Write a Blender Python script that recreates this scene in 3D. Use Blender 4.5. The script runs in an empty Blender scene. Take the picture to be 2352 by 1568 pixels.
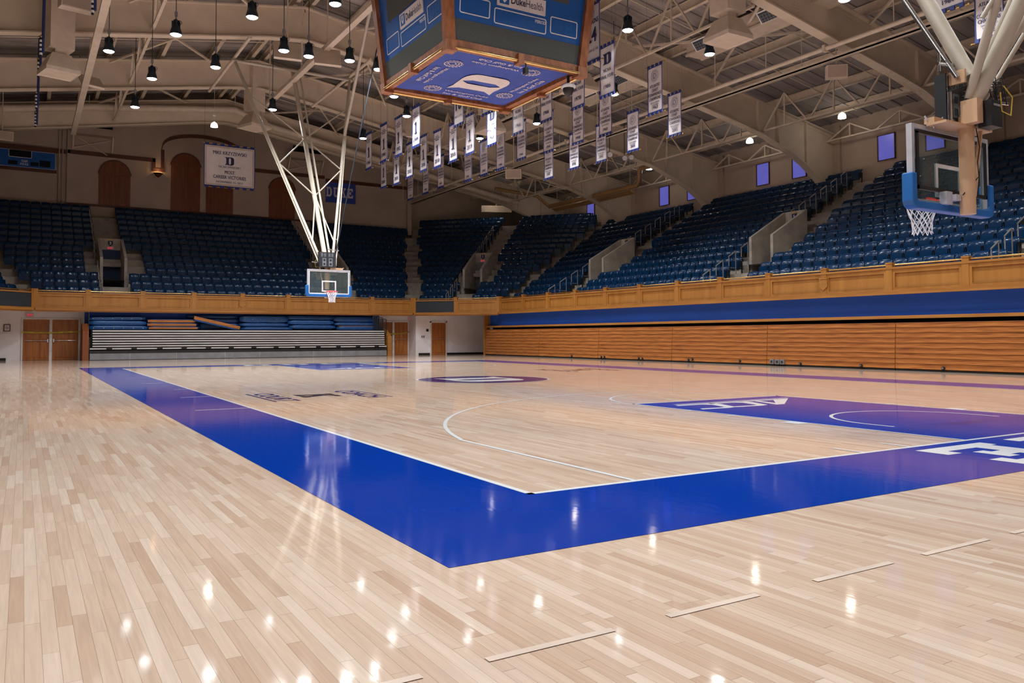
import bpy, bmesh, math, random
from mathutils import Vector, Matrix
import numpy as np
random.seed(7)
S = bpy.context.scene
COL = S.collection
PI = math.pi

# ------------------------------------------------------------------ camera model (also used to read layout off known planes)
CAM = np.array([-3.2282, -5.07808, 1.17218]); YAW, PITCH, ROLL, FPX, PX, PY = 0.54584, 0.0381, -0.00245, 1849.7, 1176.0, 702.2
FWD = np.array([math.sin(YAW)*math.cos(PITCH), math.cos(YAW)*math.cos(PITCH), math.sin(PITCH)])
RT0 = np.array([math.cos(YAW), -math.sin(YAW), 0.0]); UP0 = np.cross(RT0, FWD)
RT = math.cos(ROLL)*RT0 + math.sin(ROLL)*UP0; UPV = -math.sin(ROLL)*RT0 + math.cos(ROLL)*UP0
def on(ax, val, u, v):
    d = FWD + (u-PX)/FPX*RT - (v-PY)/FPX*UPV
    return CAM + d*((val-CAM[ax])/d[ax])
def depth(p): return float((np.array(p)-CAM) @ FWD)
def proj(p):
    d = np.array(p)-CAM; z = d @ FWD
    return PX+FPX*(d @ RT)/z, PY-FPX*(d @ UPV)/z
cam = bpy.data.cameras.new('camera'); co = bpy.data.objects.new('camera', cam); COL.objects.link(co)
m = Matrix.Identity(4)
for i in range(3):
    m[i][0] = RT[i]; m[i][1] = UPV[i]; m[i][2] = -FWD[i]; m[i][3] = CAM[i]
co.matrix_world = m
cam.sensor_fit = 'HORIZONTAL'; cam.sensor_width = 36.0; cam.lens = FPX/2352*36.0
cam.shift_x = -(PX-1176)/2352; cam.shift_y = (PY-784)/2352
cam.clip_start = 0.05; cam.clip_end = 300
S.camera = co

# ------------------------------------------------------------------ materials
def lin(r, g, b):
    f = lambda c: (c/255/12.92) if c/255 <= 0.04045 else ((c/255+0.055)/1.055)**2.4
    return (f(r), f(g), f(b), 1)
def mat(name, col, rough=0.6, metal=0.0, spec=0.5, noise=0.06, nscale=3.0, stretch=(1, 1, 1), col2=None, bump=0.0, bscale=40.0, emit=None, estr=0.0, alpha=None, trans=None, coat=0.0):
    M = bpy.data.materials.new(name); M.use_nodes = True
    nt = M.node_tree; N = nt.nodes; L = nt.links
    P = N['Principled BSDF']
    P.inputs['Roughness'].default_value = rough; P.inputs['Metallic'].default_value = metal
    P.inputs['Specular IOR Level'].default_value = spec
    P.inputs['Coat Weight'].default_value = coat
    tc = N.new('ShaderNodeTexCoord'); mp = N.new('ShaderNodeMapping'); mp.inputs['Scale'].default_value = stretch
    L.new(tc.outputs['Object'], mp.inputs['Vector'])
    nz = N.new('ShaderNodeTexNoise'); nz.inputs['Scale'].default_value = nscale; nz.inputs['Detail'].default_value = 4
    L.new(mp.outputs['Vector'], nz.inputs['Vector'])
    mx = N.new('ShaderNodeMix'); mx.data_type = 'RGBA'
    c2 = col2 if col2 else tuple(max(0, min(1, c*(1-noise*3))) for c in col[:3])+(1,)
    c1 = col if col2 else tuple(min(1, c*(1+noise)) for c in col[:3])+(1,)
    mx.inputs[6].default_value = c1; mx.inputs[7].default_value = c2
    rp = N.new('ShaderNodeMapRange'); rp.inputs['From Min'].default_value = 0.35; rp.inputs['From Max'].default_value = 0.68
    L.new(nz.outputs['Fac'], rp.inputs['Value']); L.new(rp.outputs['Result'], mx.inputs[0])
    L.new(mx.outputs[2], P.inputs['Base Color'])
    if bump > 0:
        n2 = N.new('ShaderNodeTexNoise'); n2.inputs['Scale'].default_value = bscale; L.new(mp.outputs['Vector'], n2.inputs['Vector'])
        bp = N.new('ShaderNodeBump'); bp.inputs['Strength'].default_value = bump; bp.inputs['Distance'].default_value = 0.01
        L.new(n2.outputs['Fac'], bp.inputs['Height']); L.new(bp.outputs['Normal'], P.inputs['Normal'])
    if emit:
        P.inputs['Emission Color'].default_value = emit; P.inputs['Emission Strength'].default_value = estr
    if trans is not None:
        P.inputs['Transmission Weight'].default_value = trans; P.inputs['IOR'].default_value = 1.02
    if alpha is not None: P.inputs['Alpha'].default_value = alpha
    return M

def floor_mat():
    M = bpy.data.materials.new('maple_strip_floor'); M.use_nodes = True
    nt = M.node_tree; N = nt.nodes; L = nt.links; P = N['Principled BSDF']
    def mth(op, a, b=None, c=None):
        n = N.new('ShaderNodeMath'); n.operation = op
        for i, x in enumerate((a, b, c)):
            if x is None: continue
            if isinstance(x, (int, float)): n.inputs[i].default_value = x
            else: L.new(x, n.inputs[i])
        return n.outputs[0]
    tc = N.new('ShaderNodeTexCoord'); sp = N.new('ShaderNodeSeparateXYZ'); L.new(tc.outputs['Object'], sp.inputs[0])
    xw = mth('DIVIDE', sp.outputs[0], 0.0572); row = mth('FLOOR', xw)
    w1 = N.new('ShaderNodeTexWhiteNoise'); w1.noise_dimensions = '1D'; L.new(row, w1.inputs['W'])
    ln = mth('MULTIPLY_ADD', w1.outputs['Value'], 0.45, 0.62)
    off = mth('MULTIPLY', w1.outputs['Value'], 37.3)
    yw = mth('DIVIDE', mth('ADD', sp.outputs[1], off), ln); idx = mth('FLOOR', yw)
    cmb = N.new('ShaderNodeCombineXYZ'); L.new(row, cmb.inputs[0]); L.new(idx, cmb.inputs[1])
    w2 = N.new('ShaderNodeTexWhiteNoise'); w2.noise_dimensions = '2D'; L.new(cmb.outputs[0], w2.inputs['Vector'])
    cr = N.new('ShaderNodeValToRGB'); e = cr.color_ramp.elements
    e[0].position = 0.0; e[0].color = (0.545, 0.37, 0.265, 1); e[1].position = 1.0; e[1].color = (0.72, 0.57, 0.455, 1)
    for p_, c_ in ((0.08, (0.595, 0.425, 0.315, 1)), (0.45, (0.64, 0.475, 0.36, 1)), (0.80, (0.67, 0.512, 0.395, 1))):
        k = e.new(p_); k.color = c_
    L.new(w2.outputs['Value'], cr.inputs[0])
    # grain along the strips
    mp = N.new('ShaderNodeMapping'); mp.inputs['Scale'].default_value = (55, 2.2, 1)
    sh = N.new('ShaderNodeVectorMath'); sh.operation = 'ADD'
    shift = N.new('ShaderNodeCombineXYZ'); L.new(mth('MULTIPLY', w2.outputs['Value'], 91.0), shift.inputs[1]); L.new(tc.outputs['Object'], sh.inputs[0]); L.new(shift.outputs[0], sh.inputs[1])
    L.new(sh.outputs[0], mp.inputs['Vector'])
    nz = N.new('ShaderNodeTexNoise'); nz.inputs['Scale'].default_value = 1.0; nz.inputs['Detail'].default_value = 5; nz.inputs['Distortion'].default_value = 0.7
    L.new(mp.outputs['Vector'], nz.inputs['Vector'])
    g = N.new('ShaderNodeMapRange'); g.inputs['From Min'].default_value = 0.25; g.inputs['From Max'].default_value = 0.75; g.inputs['To Min'].default_value = 0.89; g.inputs['To Max'].default_value = 1.07
    L.new(nz.outputs['Fac'], g.inputs['Value'])
    # thin seams
    fx = mth('FRACT', xw); fy = mth('FRACT', yw)
    ex = mth('LESS_THAN', fx, 0.026); ey = mth('LESS_THAN', fy, 0.0026)
    seam = mth('SUBTRACT', 1.0, mth('MULTIPLY', mth('MAXIMUM', ex, ey), 0.5))
    # occasional dark mineral streak
    n3 = N.new('ShaderNodeTexNoise'); n3.inputs['Scale'].default_value = 0.35; L.new(tc.outputs['Object'], n3.inputs['Vector'])
    m1 = N.new('ShaderNodeMix'); m1.data_type = 'RGBA'; m1.blend_type = 'MULTIPLY'; m1.inputs[0].default_value = 1.0
    L.new(cr.outputs[0], m1.inputs[6]); L.new(mth('MULTIPLY', g.outputs[0], seam), m1.inputs[7])
    L.new(m1.outputs[2], P.inputs['Base Color'])
    gloss(nt, P)
    return M
def gloss(nt, P, rough=0.065):
    N = nt.nodes; L = nt.links
    P.inputs['Roughness'].default_value = rough; P.inputs['Specular IOR Level'].default_value = 0.22
    tc = N.new('ShaderNodeTexCoord')
    n = N.new('ShaderNodeTexNoise'); n.inputs['Scale'].default_value = 5.0; n.inputs['Detail'].default_value = 3
    mp = N.new('ShaderNodeMapping'); mp.inputs['Scale'].default_value = (2.2, 0.8, 1); L.new(tc.outputs['Object'], mp.inputs['Vector']); L.new(mp.outputs['Vector'], n.inputs['Vector'])
    b = N.new('ShaderNodeBump'); b.inputs['Strength'].default_value = 0.07; b.inputs['Distance'].default_value = 0.006
    L.new(n.outputs['Fac'], b.inputs['Height']); L.new(b.outputs['Normal'], P.inputs['Normal'])
def paint_mat(name, col):
    M = bpy.data.materials.new(name); M.use_nodes = True; nt = M.node_tree; P = nt.nodes['Principled BSDF']
    N = nt.nodes; L = nt.links
    nz = N.new('ShaderNodeTexNoise'); nz.inputs['Scale'].default_value = 1.3; nz.inputs['Detail'].default_value = 5
    tc = N.new('ShaderNodeTexCoord'); L.new(tc.outputs['Object'], nz.inputs['Vector'])
    mx = N.new('ShaderNodeMix'); mx.data_type = 'RGBA'; mx.inputs[6].default_value = col; mx.inputs[7].default_value = tuple(c*0.93 for c in col[:3])+(1,)
    L.new(nz.outputs['Fac'], mx.inputs[0]); L.new(mx.outputs[2], P.inputs['Base Color'])
    gloss(nt, P, 0.07)
    return M

M = {}
M['floor'] = floor_mat()
M['blue_paint'] = paint_mat('blue_court_paint', (0.0018, 0.040, 0.35, 1))
M['navy_paint'] = paint_mat('navy_court_paint', (0.012, 0.014, 0.16, 1))
M['black_paint'] = paint_mat('black_court_paint', (0.012, 0.012, 0.02, 1))
M['white_paint'] = paint_mat('white_court_paint', (0.80, 0.80, 0.80, 1))
M['tape'] = mat('masking_tape', (0.70, 0.555, 0.45, 1), 0.3)
M['girder'] = mat('tan_steel_paint', lin(216, 200, 178), 0.6, noise=0.03, nscale=1.2)
M['purlin'] = mat('tan_purlin_paint', lin(218, 202, 180), 0.6, noise=0.04)
M['deck'] = mat('grey_roof_deck', lin(160, 151, 146), 0.85, noise=0.12, nscale=0.8, stretch=(0.4, 2, 1))
M['wall_tan'] = mat('tan_plaster', lin(184, 165, 148), 0.85, noise=0.03, nscale=0.7, bump=0.1, bscale=60)
M['wall_white'] = mat('white_wall_paint', lin(244, 238, 240), 0.7, noise=0.01)
M['wall_blue'] = mat('blue_wall_panel', (0.001, 0.072, 0.44, 1), 0.6, noise=0.03, nscale=0.6)
M['concrete'] = mat('grey_concrete_step', lin(168, 158, 146), 0.85, noise=0.08, nscale=2.0, bump=0.15, bscale=30)
M['oak'] = mat('golden_oak', lin(172, 118, 54), 0.42, nscale=1.3, stretch=(3, 3, 0.3), col2=lin(155, 101, 41))
M['oak_h'] = mat('golden_oak_rail', lin(172, 118, 56), 0.42, nscale=1.4, stretch=(0.5, 0.5, 8), col2=lin(154, 100, 42))
M['bleacher_wood'] = mat('varnished_pine_board', lin(188, 120, 56), 0.45, nscale=2.2, stretch=(0.6, 0.5, 10), col2=lin(142, 80, 34))
M['dark_door'] = mat('dark_red_oak_door', lin(132, 72, 34), 0.45, nscale=1.5, stretch=(6, 6, 0.4), col2=lin(106, 54, 26))
M['door_oak'] = mat('oak_door', lin(186, 116, 56), 0.4, nscale=1.5, stretch=(6, 6, 0.4), col2=lin(156, 90, 40))
M['dark_trim'] = mat('dark_brown_moulding', lin(98, 56, 34), 0.5, nscale=2, stretch=(0.5, 3, 3), col2=lin(78, 42, 26))
M['board_wood'] = mat('scoreboard_oak', lin(168, 104, 62), 0.4, nscale=2.2, stretch=(3, 3, 1.2), col2=lin(128, 74, 42))
M['brass'] = mat('polished_brass', (0.83, 0.55, 0.22, 1), 0.22, metal=1.0)
M['seat'] = mat('navy_seat_plastic', (0.0024, 0.028, 0.084, 1), 0.20, spec=0.36, noise=0.06)
M['seat_metal'] = mat('black_seat_bracket', (0.008, 0.012, 0.02, 1), 0.45)
M['steel'] = mat('grey_handrail_steel', lin(168, 164, 158), 0.4, metal=0.6)
M['chrome'] = mat('chrome', (0.75, 0.77, 0.8, 1), 0.15, metal=1.0)
M['black'] = mat('black_metal', (0.012, 0.012, 0.014, 1), 0.45)
M['rubber'] = mat('black_rubber', (0.01, 0.01, 0.012, 1), 0.7)
M['alum'] = mat('ribbed_aluminium_seat', lin(222, 218, 218), 0.45, metal=0.1, nscale=8, stretch=(0.2, 1, 4))
M['grey_panel'] = mat('grey_kick_panel', lin(128, 128, 132), 0.6, noise=0.05)
M['charcoal'] = mat('charcoal_screen_panel', (0.022, 0.030, 0.040, 1), 0.5)
M['mat_blue'] = mat('royal_blue_vinyl', (0.010, 0.072, 0.235, 1), 0.32, noise=0.08, bump=0.25, bscale=5)
M['pole'] = mat('ivory_pole_paint', lin(186, 175, 158), 0.4, noise=0.03)
M['pole_tan'] = mat('beige_mast_paint', lin(208, 168, 132), 0.45, noise=0.03)
M['pad_blue'] = mat('blue_backboard_padding', (0.008, 0.13, 0.42, 1), 0.5)
M['bframe'] = mat('silver_backboard_frame', lin(200, 200, 206), 0.4, metal=0.3)
M['white'] = mat('white_enamel', (0.82, 0.82, 0.82, 1), 0.5)
M['net'] = mat('white_net_cord', (0.85, 0.84, 0.84, 1), 0.8)
M['rim'] = mat('red_orange_rim', (0.75, 0.05, 0.025, 1), 0.35)
M['banner'] = mat('white_banner_nylon', lin(222, 212, 212), 0.7, noise=0.03, nscale=2.5)
M['banner_blue'] = mat('navy_banner_trim', (0.012, 0.030, 0.20, 1), 0.6)
M['ink'] = mat('navy_lettering', (0.010, 0.014, 0.070, 1), 0.6)
M['ink_grey'] = mat('grey_seal_ink', lin(140, 140, 160), 0.6)
M['gold'] = mat('gold_edging', lin(170, 130, 60), 0.5)
M['rod'] = mat('gold_banner_rod', (0.50, 0.30, 0.09, 1), 0.35, metal=0.6)
M['sb_blue'] = mat('blue_scoreboard_face', (0.003, 0.095, 0.38, 1), 0.42, noise=0.03)
M['led'] = mat('dark_led_screen', lin(80, 84, 80), 0.6, noise=0.12, nscale=90)
M['sb_white'] = mat('white_scoreboard_line', (0.80, 0.80, 0.84, 1), 0.5)
M['digit'] = mat('unlit_digit_blue', (0.006, 0.12, 0.40, 1), 0.4)
M['canvas'] = mat('blue_canvas_print', lin(52, 78, 170), 0.7, noise=0.06, nscale=1.5, bump=0.1, bscale=4)
M['lamp_body'] = mat('black_lamp_housing', lin(40, 52, 62), 0.4, metal=0.4)
M['lens'] = mat('lit_lamp_lens', (1, 1, 1, 1), 0.4, emit=(0.86, 0.95, 1.0, 1), estr=30)
M['dome'] = mat('lit_glass_dome', (1, 1, 1, 1), 0.4, emit=(1.0, 0.93, 0.80, 1), estr=5)
M['sconce'] = mat('lit_sconce_bowl', (1, 0.8, 0.5, 1), 0.4, emit=(1.0, 0.55, 0.2, 1), estr=4)
M['exit_red'] = mat('lit_red_exit_face', (0.5, 0.02, 0.03, 1), 0.5, emit=(0.9, 0.03, 0.07, 1), estr=0.5)
M['exit_frame'] = mat('pale_exit_sign_case', lin(205, 190, 190), 0.5)
M['window'] = mat('violet_window_daylight', (0.1, 0.1, 0.3, 1), 0.3, emit=(0.105, 0.105, 0.46, 1), estr=0.8, noise=0.1, nscale=1)
M['duct'] = mat('tan_duct_paint', lin(214, 198, 178), 0.55, noise=0.03)
M['pipe'] = mat('brown_painted_pipe', lin(168, 130, 84), 0.35, noise=0.05)
M['yellow'] = mat('yellow_caution_tape', lin(215, 195, 30), 0.5)
M['rope_blue'] = mat('blue_pole_sleeve', (0.02, 0.035, 0.14, 1), 0.5)
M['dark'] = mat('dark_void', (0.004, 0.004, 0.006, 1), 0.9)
M['blackbase'] = mat('black_vinyl_base', (0.01, 0.01, 0.012, 1), 0.5)
M['vom_blue'] = mat('dark_blue_door', (0.004, 0.022, 0.085, 1), 0.6)
M['shutter'] = mat('grey_shutter', lin(120, 124, 128), 0.5, nscale=3, stretch=(0.2, 0.2, 12), col2=lin(84, 88, 92))
M['cable_y'] = mat('yellow_cable', (0.75, 0.5, 0.05, 1), 0.5)
def glass_mat():
    G = bpy.data.materials.new('clear_backboard_glass'); G.use_nodes = True; nt = G.node_tree; N = nt.nodes; L = nt.links
    for n in list(N):
        if n.type != 'OUTPUT_MATERIAL': N.remove(n)
    out = [n for n in N if n.type == 'OUTPUT_MATERIAL'][0]
    t = N.new('ShaderNodeBsdfTransparent'); t.inputs[0].default_value = (0.86, 0.92, 0.93, 1)
    g = N.new('ShaderNodeBsdfGlossy'); g.inputs['Roughness'].default_value = 0.03
    d = N.new('ShaderNodeBsdfDiffuse'); d.inputs[0].default_value = (.55, .72, .70, 1); m2 = N.new('ShaderNodeMixShader'); m2.inputs[0].default_value = .045; L.new(t.outputs[0], m2.inputs[1]); L.new(d.outputs[0], m2.inputs[2])
    mx = N.new('ShaderNodeMixShader'); mx.inputs[0].default_value = 0.05; L.new(m2.outputs[0], mx.inputs[1]); L.new(g.outputs[0], mx.inputs[2])
    L.new(mx.outputs[0], out.inputs[0])
    return G
M['glass'] = glass_mat()

# ------------------------------------------------------------------ mesh builder
class MB:
    def __init__(s): s.v = []; s.f = []; s.mi = []; s.cur = 0; s.sm = False; s.fs = []
    def add(s, vs, fs):
        o = len(s.v); s.v.extend(tuple(map(float, p)) for p in vs)
        for f in fs: s.f.append(tuple(i+o for i in f)); s.mi.append(s.cur); s.fs.append(s.sm)
        return s
    def box(s, x0, x1, y0, y1, z0, z1):
        vs = [(x, y, z) for x in (x0, x1) for y in (y0, y1) for z in (z0, z1)]
        return s.add(vs, [(0, 1, 3, 2), (4, 6, 7, 5), (0, 4, 5, 1), (2, 3, 7, 6), (0, 2, 6, 4), (1, 5, 7, 3)])
    def obox(s, c, ax, ay, az, hx, hy, hz):
        c, ax, ay, az = (np.array(q, float) for q in (c, ax, ay, az))
        vs = [c+i*hx*ax+j*hy*ay+k*hz*az for i in (-1, 1) for j in (-1, 1) for k in (-1, 1)]
        return s.add(vs, [(0, 1, 3, 2), (4, 6, 7, 5), (0, 4, 5, 1), (2, 3, 7, 6), (0, 2, 6, 4), (1, 5, 7, 3)])
    def bar(s, p, q, w, h=None):
        p, q = np.array(p, float), np.array(q, float); d = q-p; l = np.linalg.norm(d); d /= l
        up = np.array([0, 0, 1.0]) if abs(d[2]) < 0.95 else np.array([1.0, 0, 0])
        a = np.cross(d, up); a /= np.linalg.norm(a); b = np.cross(a, d)
        return s.obox((p+q)/2, d, a, b, l/2, w/2, (h or w)/2)
    def tube(s, pts, r, n=8, caps=True, closed=False):
        pts = [np.array(p, float) for p in pts]; k = len(pts); rs = r if isinstance(r, (list, tuple)) else [r]*k
        o = len(s.v); prev = None; vs = []
        for i, p in enumerate(pts):
            if closed: d = pts[(i+1) % k]-pts[i-1]
            else: d = pts[min(i+1, k-1)]-pts[max(i-1, 0)]
            d = d/(np.linalg.norm(d)+1e-12)
            if prev is None:
                up = np.array([0, 0, 1.0]) if abs(d[2]) < 0.9 else np.array([1.0, 0, 0])
                a = np.cross(d, up)
            else: a = prev-d*(prev @ d)
            a /= np.linalg.norm(a)+1e-12; prev = a; b = np.cross(d, a)
            for j in range(n):
                t = 2*PI*j/n; vs.append(p+rs[i]*(math.cos(t)*a+math.sin(t)*b))
        fs = []
        for i in range(k if closed else k-1):
            i2 = (i+1) % k
            for j in range(n): fs.append((i*n+j, i*n+(j+1) % n, i2*n+(j+1) % n, i2*n+j))
        sm = s.sm; s.sm = True; s.add(vs, fs); s.sm = sm
        if caps and not closed: s.add(vs[:n], [tuple(range(n))[::-1]]); s.add(vs[-n:], [tuple(range(n))])
        return s
    def lathe(s, c, prof, n=16, axis='z'):
        vs = []; c = np.array(c, float)
        for r, z in prof:
            for j in range(n):
                t = 2*PI*j/n
                vs.append(c+np.array([r*math.cos(t), r*math.sin(t), z]))
        fs = [(i*n+j, i*n+(j+1) % n, (i+1)*n+(j+1) % n, (i+1)*n+j) for i in range(len(prof)-1) for j in range(n)]
        sm = s.sm; s.sm = True; s.add(vs, fs); s.sm = sm
        return s
    def prism(s, poly, fr, t0, t1):
        """polygon (2-D) in a frame fr=(origin, xdir, ydir, ndir), extruded from t0 to t1 along ndir"""
        o, ax, ay, az = (np.array(q, float) for q in fr); n = len(poly)
        a = [o+x*ax+y*ay+t0*az for x, y in poly]; b = [o+x*ax+y*ay+t1*az for x, y in poly]
        return s.add(a+b, [tuple(range(n))[::-1], tuple(range(n, 2*n))]+[(i, (i+1) % n, n+(i+1) % n, n+i) for i in range(n)])
    def flat(s, poly, fr, t=0.0):
        o, ax, ay, az = (np.array(q, float) for q in fr)
        return s.add([o+x*ax+y*ay+t*az for x, y in poly], [tuple(range(len(poly)))])
    def tris(s, vs, fs, fr, t=0.0):
        o, ax, ay, az = (np.array(q, float) for q in fr)
        return s.add([o+x*ax+y*ay+t*az for x, y in vs], fs)
    def build(s, name, mats, parent=None, off=None):
        if not isinstance(mats, (list, tuple)): mats = [mats]
        me = bpy.data.meshes.new(name)
        V = np.array(s.v, float).reshape(-1, 3)
        if off is None and parent is not None: off = world_loc(parent)
        if off is not None: V = V-np.array(off, float)
        me.from_pydata([tuple(p) for p in V], [], s.f)
        for q in mats: me.materials.append(q)
        me.polygons.foreach_set('material_index', s.mi)
        me.polygons.foreach_set('use_smooth', s.fs)
        me.validate(); me.update()
        o = bpy.data.objects.new(name, me); COL.objects.link(o)
        if parent is not None: o.parent = parent
        elif off is not None: o.location = off
        return o
def world_loc(o):
    p = np.zeros(3)
    while o is not None: p += np.array(o.location); o = o.parent
    return p
def tag(o, label, cat, group=None, kind=None):
    o['label'] = label; o['category'] = cat
    if group: o['group'] = group
    if kind: o['kind'] = kind
    return o
def thing(name, label, cat, loc, group=None):
    o = bpy.data.objects.new(name, None); COL.objects.link(o); o.location = tuple(map(float, loc)); o.empty_display_size = 0.1
    return tag(o, label, cat, group)
def struct(mb, name, mats):
    o = mb.build(name, mats); o['kind'] = 'structure'; return o
def B(): return MB()

# text as flat meshes (built-in font)
_tc = {}
def text2d(txt, bold=0.0, narrow=1.0):
    key = (txt, bold, narrow)
    if key in _tc: return _tc[key]
    cu = bpy.data.curves.new('t', 'FONT'); cu.body = txt; cu.size = 1.0; cu.offset = bold; cu.resolution_u = 2; cu.fill_mode = 'FRONT'
    ob = bpy.data.objects.new('t', cu); COL.objects.link(ob)
    dg = bpy.context.evaluated_depsgraph_get(); ev = ob.evaluated_get(dg); me = ev.to_mesh()
    vs = np.array([(v.co.x*narrow, v.co.y) for v in me.vertices]).reshape(-1, 2); fs = [tuple(p.vertices) for p in me.polygons]
    ev.to_mesh_clear(); bpy.data.objects.remove(ob); bpy.data.curves.remove(cu)
    if len(vs):
        vs = vs-np.array([(vs[:, 0].min()+vs[:, 0].max())/2, vs[:, 1].min()])
    _tc[key] = (vs, fs)
    return _tc[key]
def put_text(mb, txt, fr, cx, y0, h, w=None, bold=0.012, t=0.0):
    """text centred on cx, base y0, cap height h, fitted to width w"""
    dbl = bold > .005 and ('M' in txt or 'W' in txt or 'N' in txt)
    vs, fs = text2d(txt, 0.0 if dbl else bold)
    if not len(vs): return
    H = vs[:, 1].max(); W = vs[:, 0].max()-vs[:, 0].min()
    sy = h/H; sx = sy if w is None else w/W
    for e in ((-bold*1.5, 0.0, bold*1.5) if dbl else (0,)): mb.tris([(cx+(x+e)*sx, y0+y*sy) for x, y in vs], fs, fr, t+(.0004 if e > 0 else .0008 if e < 0 else 0))
def arc(cx, cy, r, a0, a1, n): return [(cx+r*math.cos(a0+(a1-a0)*i/n), cy+r*math.sin(a0+(a1-a0)*i/n)) for i in range(n+1)]
def ring(mb, fr, cx, cy, r0, r1, n=40, a0=0.0, a1=2*PI, t=0.0):
    p = arc(cx, cy, r0, a0, a1, n); q = arc(cx, cy, r1, a0, a1, n)
    mb.tris(p+q, [(i, i+1, n+2+i, n+1+i) for i in range(n)], fr, t)
def frame2d(mb, fr, x0, x1, y0, y1, w, t=0.0):
    for a, b, c, d in ((x0, x1, y0, y0+w), (x0, x1, y1-w, y1), (x0, x0+w, y0+w, y1-w), (x1-w, x1, y0+w, y1-w)):
        mb.flat([(a, c), (b, c), (b, d), (a, d)], fr, t)
def rrect(mb, fr, x0, x1, y0, y1, r, w, t=0.0):
    def loop(e):
        P = []
        for cx, cy, a in ((x1-r, y0+r, -PI/2), (x1-r, y1-r, 0), (x0+r, y1-r, PI/2), (x0+r, y0+r, PI)): P += arc(cx, cy, r-e, a, a+PI/2, 5)
        return P
    a, b = loop(0), loop(w); n = len(a)
    mb.tris(a+b, [(i, (i+1) % n, n+(i+1) % n, n+i) for i in range(n)], fr, t)
# the block letter D with spurs on the stem side, unit height
D_OUT = [(0, 0), (.16, .035), (.50, .0)]+[(.50+.24*math.sin(a), .24-.24*math.cos(a)) for a in (0.4, 0.8, 1.2, PI/2)]+[(.74+.24*0-.24+.24*math.cos(a), .76+.24*math.sin(a)) for a in (0, .4, .8, 1.2, PI/2)]+[(.16, .965), (0, 1), (.105, .80), (.105, .20)]
D_HOLE = [(.40, .07), (.48, .24), (.48, .76), (.40, .93), (.32, .76), (.32, .24)]
def put_D(mb, fr, cx, cy, h, w=None, t=0.0):
    """ring-filled D: outer and inner joined as quads/tris through bmesh triangulation"""
    bm = bmesh.new(); sx = (w/0.74) if w else h
    tr = lambda p: (cx+(p[0]-.37)*sx, cy+(p[1]-.5)*h, 0)
    es = []
    for poly in (D_OUT, D_HOLE):
        vs = [bm.verts.new(tr(p)) for p in poly]
        es += [bm.edges.new((vs[i], vs[(i+1) % len(vs)])) for i in range(len(vs))]
    bmesh.ops.triangle_fill(bm, edges=es, use_beauty=True)
    bm.verts.index_update()
    mb.tris([(v.co.x, v.co.y) for v in bm.verts], [tuple(v.index for v in f.verts) for f in bm.faces], fr, t)
    bm.free()
SLAB = {  # slab-serif block letters as strokes in a 1 x 1 cell
 'U': [[(0, 1), (.44, 1), (.44, .84), (.34, .84), (.34, .30), (.40, .2), (.60, .2), (.66, .30), (.66, .84), (.56, .84), (.56, 1), (1, 1), (1, .84), (.92, .84), (.92, .18), (.78, 0), (.22, 0), (.08, .18), (.08, .84), (0, .84)]],
 'K': [[(0, 0), (.42, 0), (.42, .17), (.34, .17), (.34, .40), (.44, .48), (.60, .17), (.54, .17), (.54, 0), (1, 0), (1, .17), (.90, .17), (.62, .62), (.80, .83), (.96, .83), (.96, 1), (.56, 1), (.56, .83), (.60, .83), (.34, .58), (.34, .83), (.42, .83), (.42, 1), (0, 1), (0, .83), (.09, .83), (.09, .17), (0, .17)]],
 'E': [[(0, 0), (1, 0), (1, .33), (.80, .33), (.80, .19), (.36, .19), (.36, .42), (.50, .42), (.50, .34), (.66, .34), (.66, .68), (.50, .68), (.50, .60), (.36, .60), (.36, .81), (.78, .81), (.78, .68), (.97, .68), (.97, 1), (0, 1), (0, .83), (.09, .83), (.09, .17), (0, .17)]]}
def tri_poly(mb, polys, fr, t=0.0):
    bm = bmesh.new(); es = []
    for poly in polys:
        vs = [bm.verts.new((x, y, 0)) for x, y in poly]; es += [bm.edges.new((vs[i], vs[(i+1) % len(vs)])) for i in range(len(vs))]
    bmesh.ops.triangle_fill(bm, edges=es, use_beauty=True); bm.verts.index_update()
    mb.tris([(v.co.x, v.co.y) for v in bm.verts], [tuple(v.index for v in f.verts) for f in bm.faces], fr, t); bm.free()
def slab_word(mb, fr, x0, y0, cw, ch, gap, t=0.0):
    dx = x0
    for ch_ in 'DUKE':
        if ch_ == 'D':
            o = [(0, 0), (.68, 0), (1, .24), (1, .76), (.68, 1), (0, 1), (0, .83), (.09, .83), (.09, .17), (0, .17)]
            h = [(.36, .19), (.60, .19), (.72, .32), (.72, .68), (.60, .81), (.36, .81)]
            ps = [o, h]
        else: ps = SLAB[ch_]
        tri_poly(mb, [[(dx+x*cw, y0+y*ch) for x, y in p] for p in ps], fr, t)
        dx += cw+gap
def ordn(n): return '%d%s' % (n, 'th' if 10 <= n % 100 <= 20 else {1: 'st', 2: 'nd', 3: 'rd'}.get(n % 10, 'th'))
WORDS = ['', 'first', 'second', 'third', 'fourth', 'fifth', 'sixth', 'seventh', 'eighth', 'ninth', 'tenth', 'eleventh', 'twelfth', 'thirteenth', 'fourteenth', 'fifteenth', 'sixteenth']

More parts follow.
